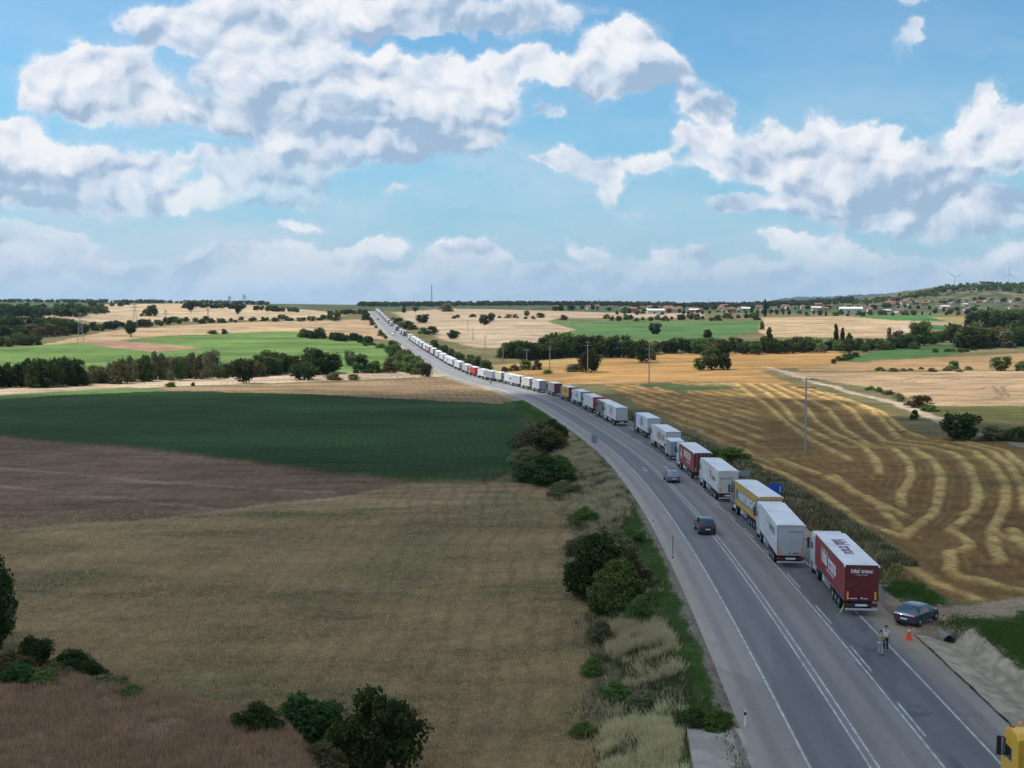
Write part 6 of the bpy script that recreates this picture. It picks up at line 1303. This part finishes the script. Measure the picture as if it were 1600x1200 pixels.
    hb_ = MB(); secs = []
    for t in np.linspace(0, 1, 6): r_ = .105*math.cos(t*math.pi/2*.96)+.004; secs.append([(math.cos(a)*r_, .052+math.sin(a)*r_*1.1, 1.70+.105*math.sin(t*math.pi/2)) for a in np.linspace(0, 2*math.pi, 14, endpoint=False)])
    hb_.loft(secs).build('hair' if hat is None else 'cap', hat or HAIRM, e, smooth=True)
    return e
SW = mat('shirt_white', (.62, .64, .68), .8, var=.1); SO = mat('shirt_khaki', (.30, .31, .17), .8, var=.1); TB = mat('trousers_black', (.012, .014, .02), .8); TG_ = mat('trousers_grey', (.38, .40, .42), .8); HV = mat('vest_yellow', (.55, .50, .05), .7)
pw = person(1383.5, 1019.5, R(-38), 'person in a white shirt and black trousers looking at a phone beside the road line', SW, TB, mat('shoe_pale', (.45, .44, .42), .7), 1.80)
MB().box((0, .42, 1.26), (.14, .015, .09)).build('phone', BLK, None, label='dark phone held by the person in the white shirt', cat='phone').matrix_world = Matrix.Translation(pw.location)@Matrix.Rotation(R(-38), 4, 'Z')
person(1375.5, 1026, R(-55), 'person in a khaki shirt and light grey trousers beside the one in white', SO, TG_, SHOE, 1.74, arms='low')
person(767, 602, R(10), 'distant person with a yellow top standing on the left road edge at the bend', HV, TB, SHOE, 1.85, arms='low')

# ------------------------------------------------------------------ grasses and crops with real blades
def blades(name, X, Y, hmin, hmax, wid, lean, material, label, cat, per=5, seed=1, sink=0.):
    r = np.random.default_rng(seed); n = len(X); Z = height(X, Y)-sink
    X = np.repeat(X, per)+r.normal(0, .12, n*per)*(1+.0*per); Y = np.repeat(Y, per)+r.normal(0, .12, n*per); Z = np.repeat(Z, per); tn = np.repeat(r.random(n), per)
    hh = r.uniform(hmin, hmax, n*per)*np.repeat(.7+.35*hashn(X[::per], Y[::per], 1.1)+.25*hashn(Y[::per], X[::per], 3.3)*1., per); a = r.uniform(0, 2*math.pi, n*per); l_ = hh*lean*r.uniform(.2, 1, n*per); ax = r.uniform(0, math.pi, n*per); w = wid*r.uniform(.6, 1.3, n*per)
    b0 = np.stack([X-np.cos(ax)*w, Y-np.sin(ax)*w, Z], 1); b1 = np.stack([X+np.cos(ax)*w, Y+np.sin(ax)*w, Z], 1); tp = np.stack([X+np.cos(a)*l_, Y+np.sin(a)*l_, Z+hh], 1)
    V = np.stack([b0, b1, tp], 1).reshape(-1, 3); ti = np.repeat(np.stack([np.clip(tn*.7+r.random(n*per)*.3, 0, 1), r.random(n*per)*.95, tn], 1), 3, 0)
    me = np_mesh(name, V, np.arange(len(V)).reshape(-1, 3), [material], attrs={'tint': ('FLOAT_VECTOR', ti)}); obj(name, me, kind='stuff', label=label, cat=cat)
def scatter(n, Y0, Y1, d0, d1, seed, thr=-2, s=9, power=1.):
    r = np.random.default_rng(seed); Y = Y0+(Y1-Y0)*r.random(n)**power; x, z, th = road_at(Y); d = r.uniform(d0, d1, n); X = x+d*np.cos(th); k = hashn(X, Y, s)+.5*hashn(Y, X, s*.4)+r.normal(0, .35, n) > thr; return X[k], Y[k]
X, Y = scatter(24000, 45, 330, -12.5, -6.8, 21, power=1.4); blades('verge_grass', X, Y, .12, .35, .03, .6, LM['grass'], 'green grass on the road bank', 'grass', 4, 31)
def scatter_poly(n, pl, seed, thr=-2, s=6):
    W_ = np.array([hit(*p)[:2] for p in pl]); r = np.random.default_rng(seed); x = r.uniform(W_[:, 0].min(), W_[:, 0].max(), n); y = r.uniform(W_[:, 1].min(), W_[:, 1].max(), n)
    k = inside(W_, x+hashn(x, y, 3)*1.2+r.normal(0, .5, n), y+hashn(y, x, 4)*2.5+r.normal(0, 1.2, n)) & (hashn(x, y, s)+.5*hashn(y, x, s*.4)+r.normal(0, .35, n) > thr) & (np.abs(road_d(x, y)[0]) > 7.2); return x[k], y[k]
VP_ = [(60000, [(868,700),(915,690),(940,705),(975,755),(985,800),(960,832),(930,835),(905,800),(870,765),(862,735)]), (26000, [(950,960),(1000,955),(1050,1000),(1075,1040),(1040,1062),(985,1070),(950,1020)]), (26000, [(960,1120),(1020,1090),(1075,1130),(1080,1230),(930,1230)]), (9000, [(905,700),(880,690),(890,670),(905,685)])]
for i, (n_, pl) in enumerate(VP_):
    X, Y = scatter_poly(n_, pl, 50+i, .32, 1.7); blades('dry_grass', X, Y, .3, 1.1, .022, .8, LM['straw'], ['large patch of tall bleached grass on the road bank', 'patch of bleached grass below the leafy bushes on the road bank', 'patch of bleached grass left of the concrete pad', 'strip of bleached grass beside the brownish bush'][i], 'dry grass', 5, 60+i)
ALLV = [(862,700),(915,690),(985,760),(990,860),(1040,980),(1075,1060),(1085,1140),(1060,1230),(925,1230),(940,1050),(915,960),(890,870),(900,830),(862,770)]
for sd_, thr, lo, hi_, mt, lb in ((70, .25, .25, .7, 'grey', 'grey green weeds scattered over the road bank'), (72, .45, .3, .8, 'straw', 'scattered bleached tufts over the road bank'), (74, .3, .15, .5, 'brown', 'dry brown undergrowth on the road bank')):
    X, Y = scatter_poly(46000, ALLV, sd_, thr, 3+sd_ % 5); blades('verge_weeds', X, Y, lo, hi_, .03, .7, LM[mt], lb, 'weeds', 4, sd_+1)
for n_, thr, mt, lb, sd_ in ((9000, .35, 'straw', 'pale tufts between the road drain and the stubble', 23), (17000, -.1, 'grey', 'grey green scrub between the road drain and the stubble', 26), (15000, .1, 'brown', 'dead brown scrub between the road drain and the stubble', 27)):
    X, Y = scatter(n_, 104, 330, 12.3, 16.2, sd_, thr, 3, 1.3); blades('dry_grass', X, Y, .3, .8, .025, .7, LM[mt], lb, 'dry grass', 4, sd_+10)
X, Y = scatter_poly(5000, [(1385,900),(1440,912),(1480,942),(1440,952),(1405,940)], 24, .1, 2); blades('bank_grass', X, Y, .2, .5, .03, .6, LM['grass'], 'green weeds at the corner of the stubble field', 'grass', 4, 34)
X, Y = scatter_poly(60000, [(1498,992),(1600,968),(1700,950),(1700,1150),(1610,1082),(1550,1036),(1516,1012)], 25, -.9, 6); blades('bank_grass', X, Y, .10, .28, .03, .6, LM['grass'], 'short green grass on the bank right of the drain', 'grass', 4, 35)
r_ = np.random.default_rng(5); Y = 30+(75-30)*r_.random(42000)**.8; u = r_.uniform(-.47, -.14, 42000); X = u*Y*1.0; PXv = u*F_PX+800
lipv = np.interp(PXv, [a for a, b in LIP], [b for a, b in LIP]); k = (Y < lipv+.5)*(Y > 50); blades('ripe_wheat', X[k], Y[k], .35, .6, .018, .35, LM['straw2'] if 'straw2' in LM else LM.setdefault('straw2', leaf_mat('ripe_ears', (.265, .185, .130), .3)), 'ripe wheat ears on the near knoll', 'wheat', 4, 36)
Y = 60+(150-60)*r_.random(60000)**1.3; u = r_.uniform(-.46, .17, 60000); X = u*Y; d_, _ = road_d(X, Y); PXv = u*F_PX+800; lipv = np.interp(PXv, [a for a, b in LIP], [b for a, b in LIP]); k = (d_ < -14.2)*(Y > lipv+5)
blades('field_weeds', X[k], Y[k], .15, .4, .02, .5, LM.setdefault('stalks', leaf_mat('field_stalks', (.30, .23, .145), .3)), 'dry stalks in the weedy field', 'weeds', 4, 37)
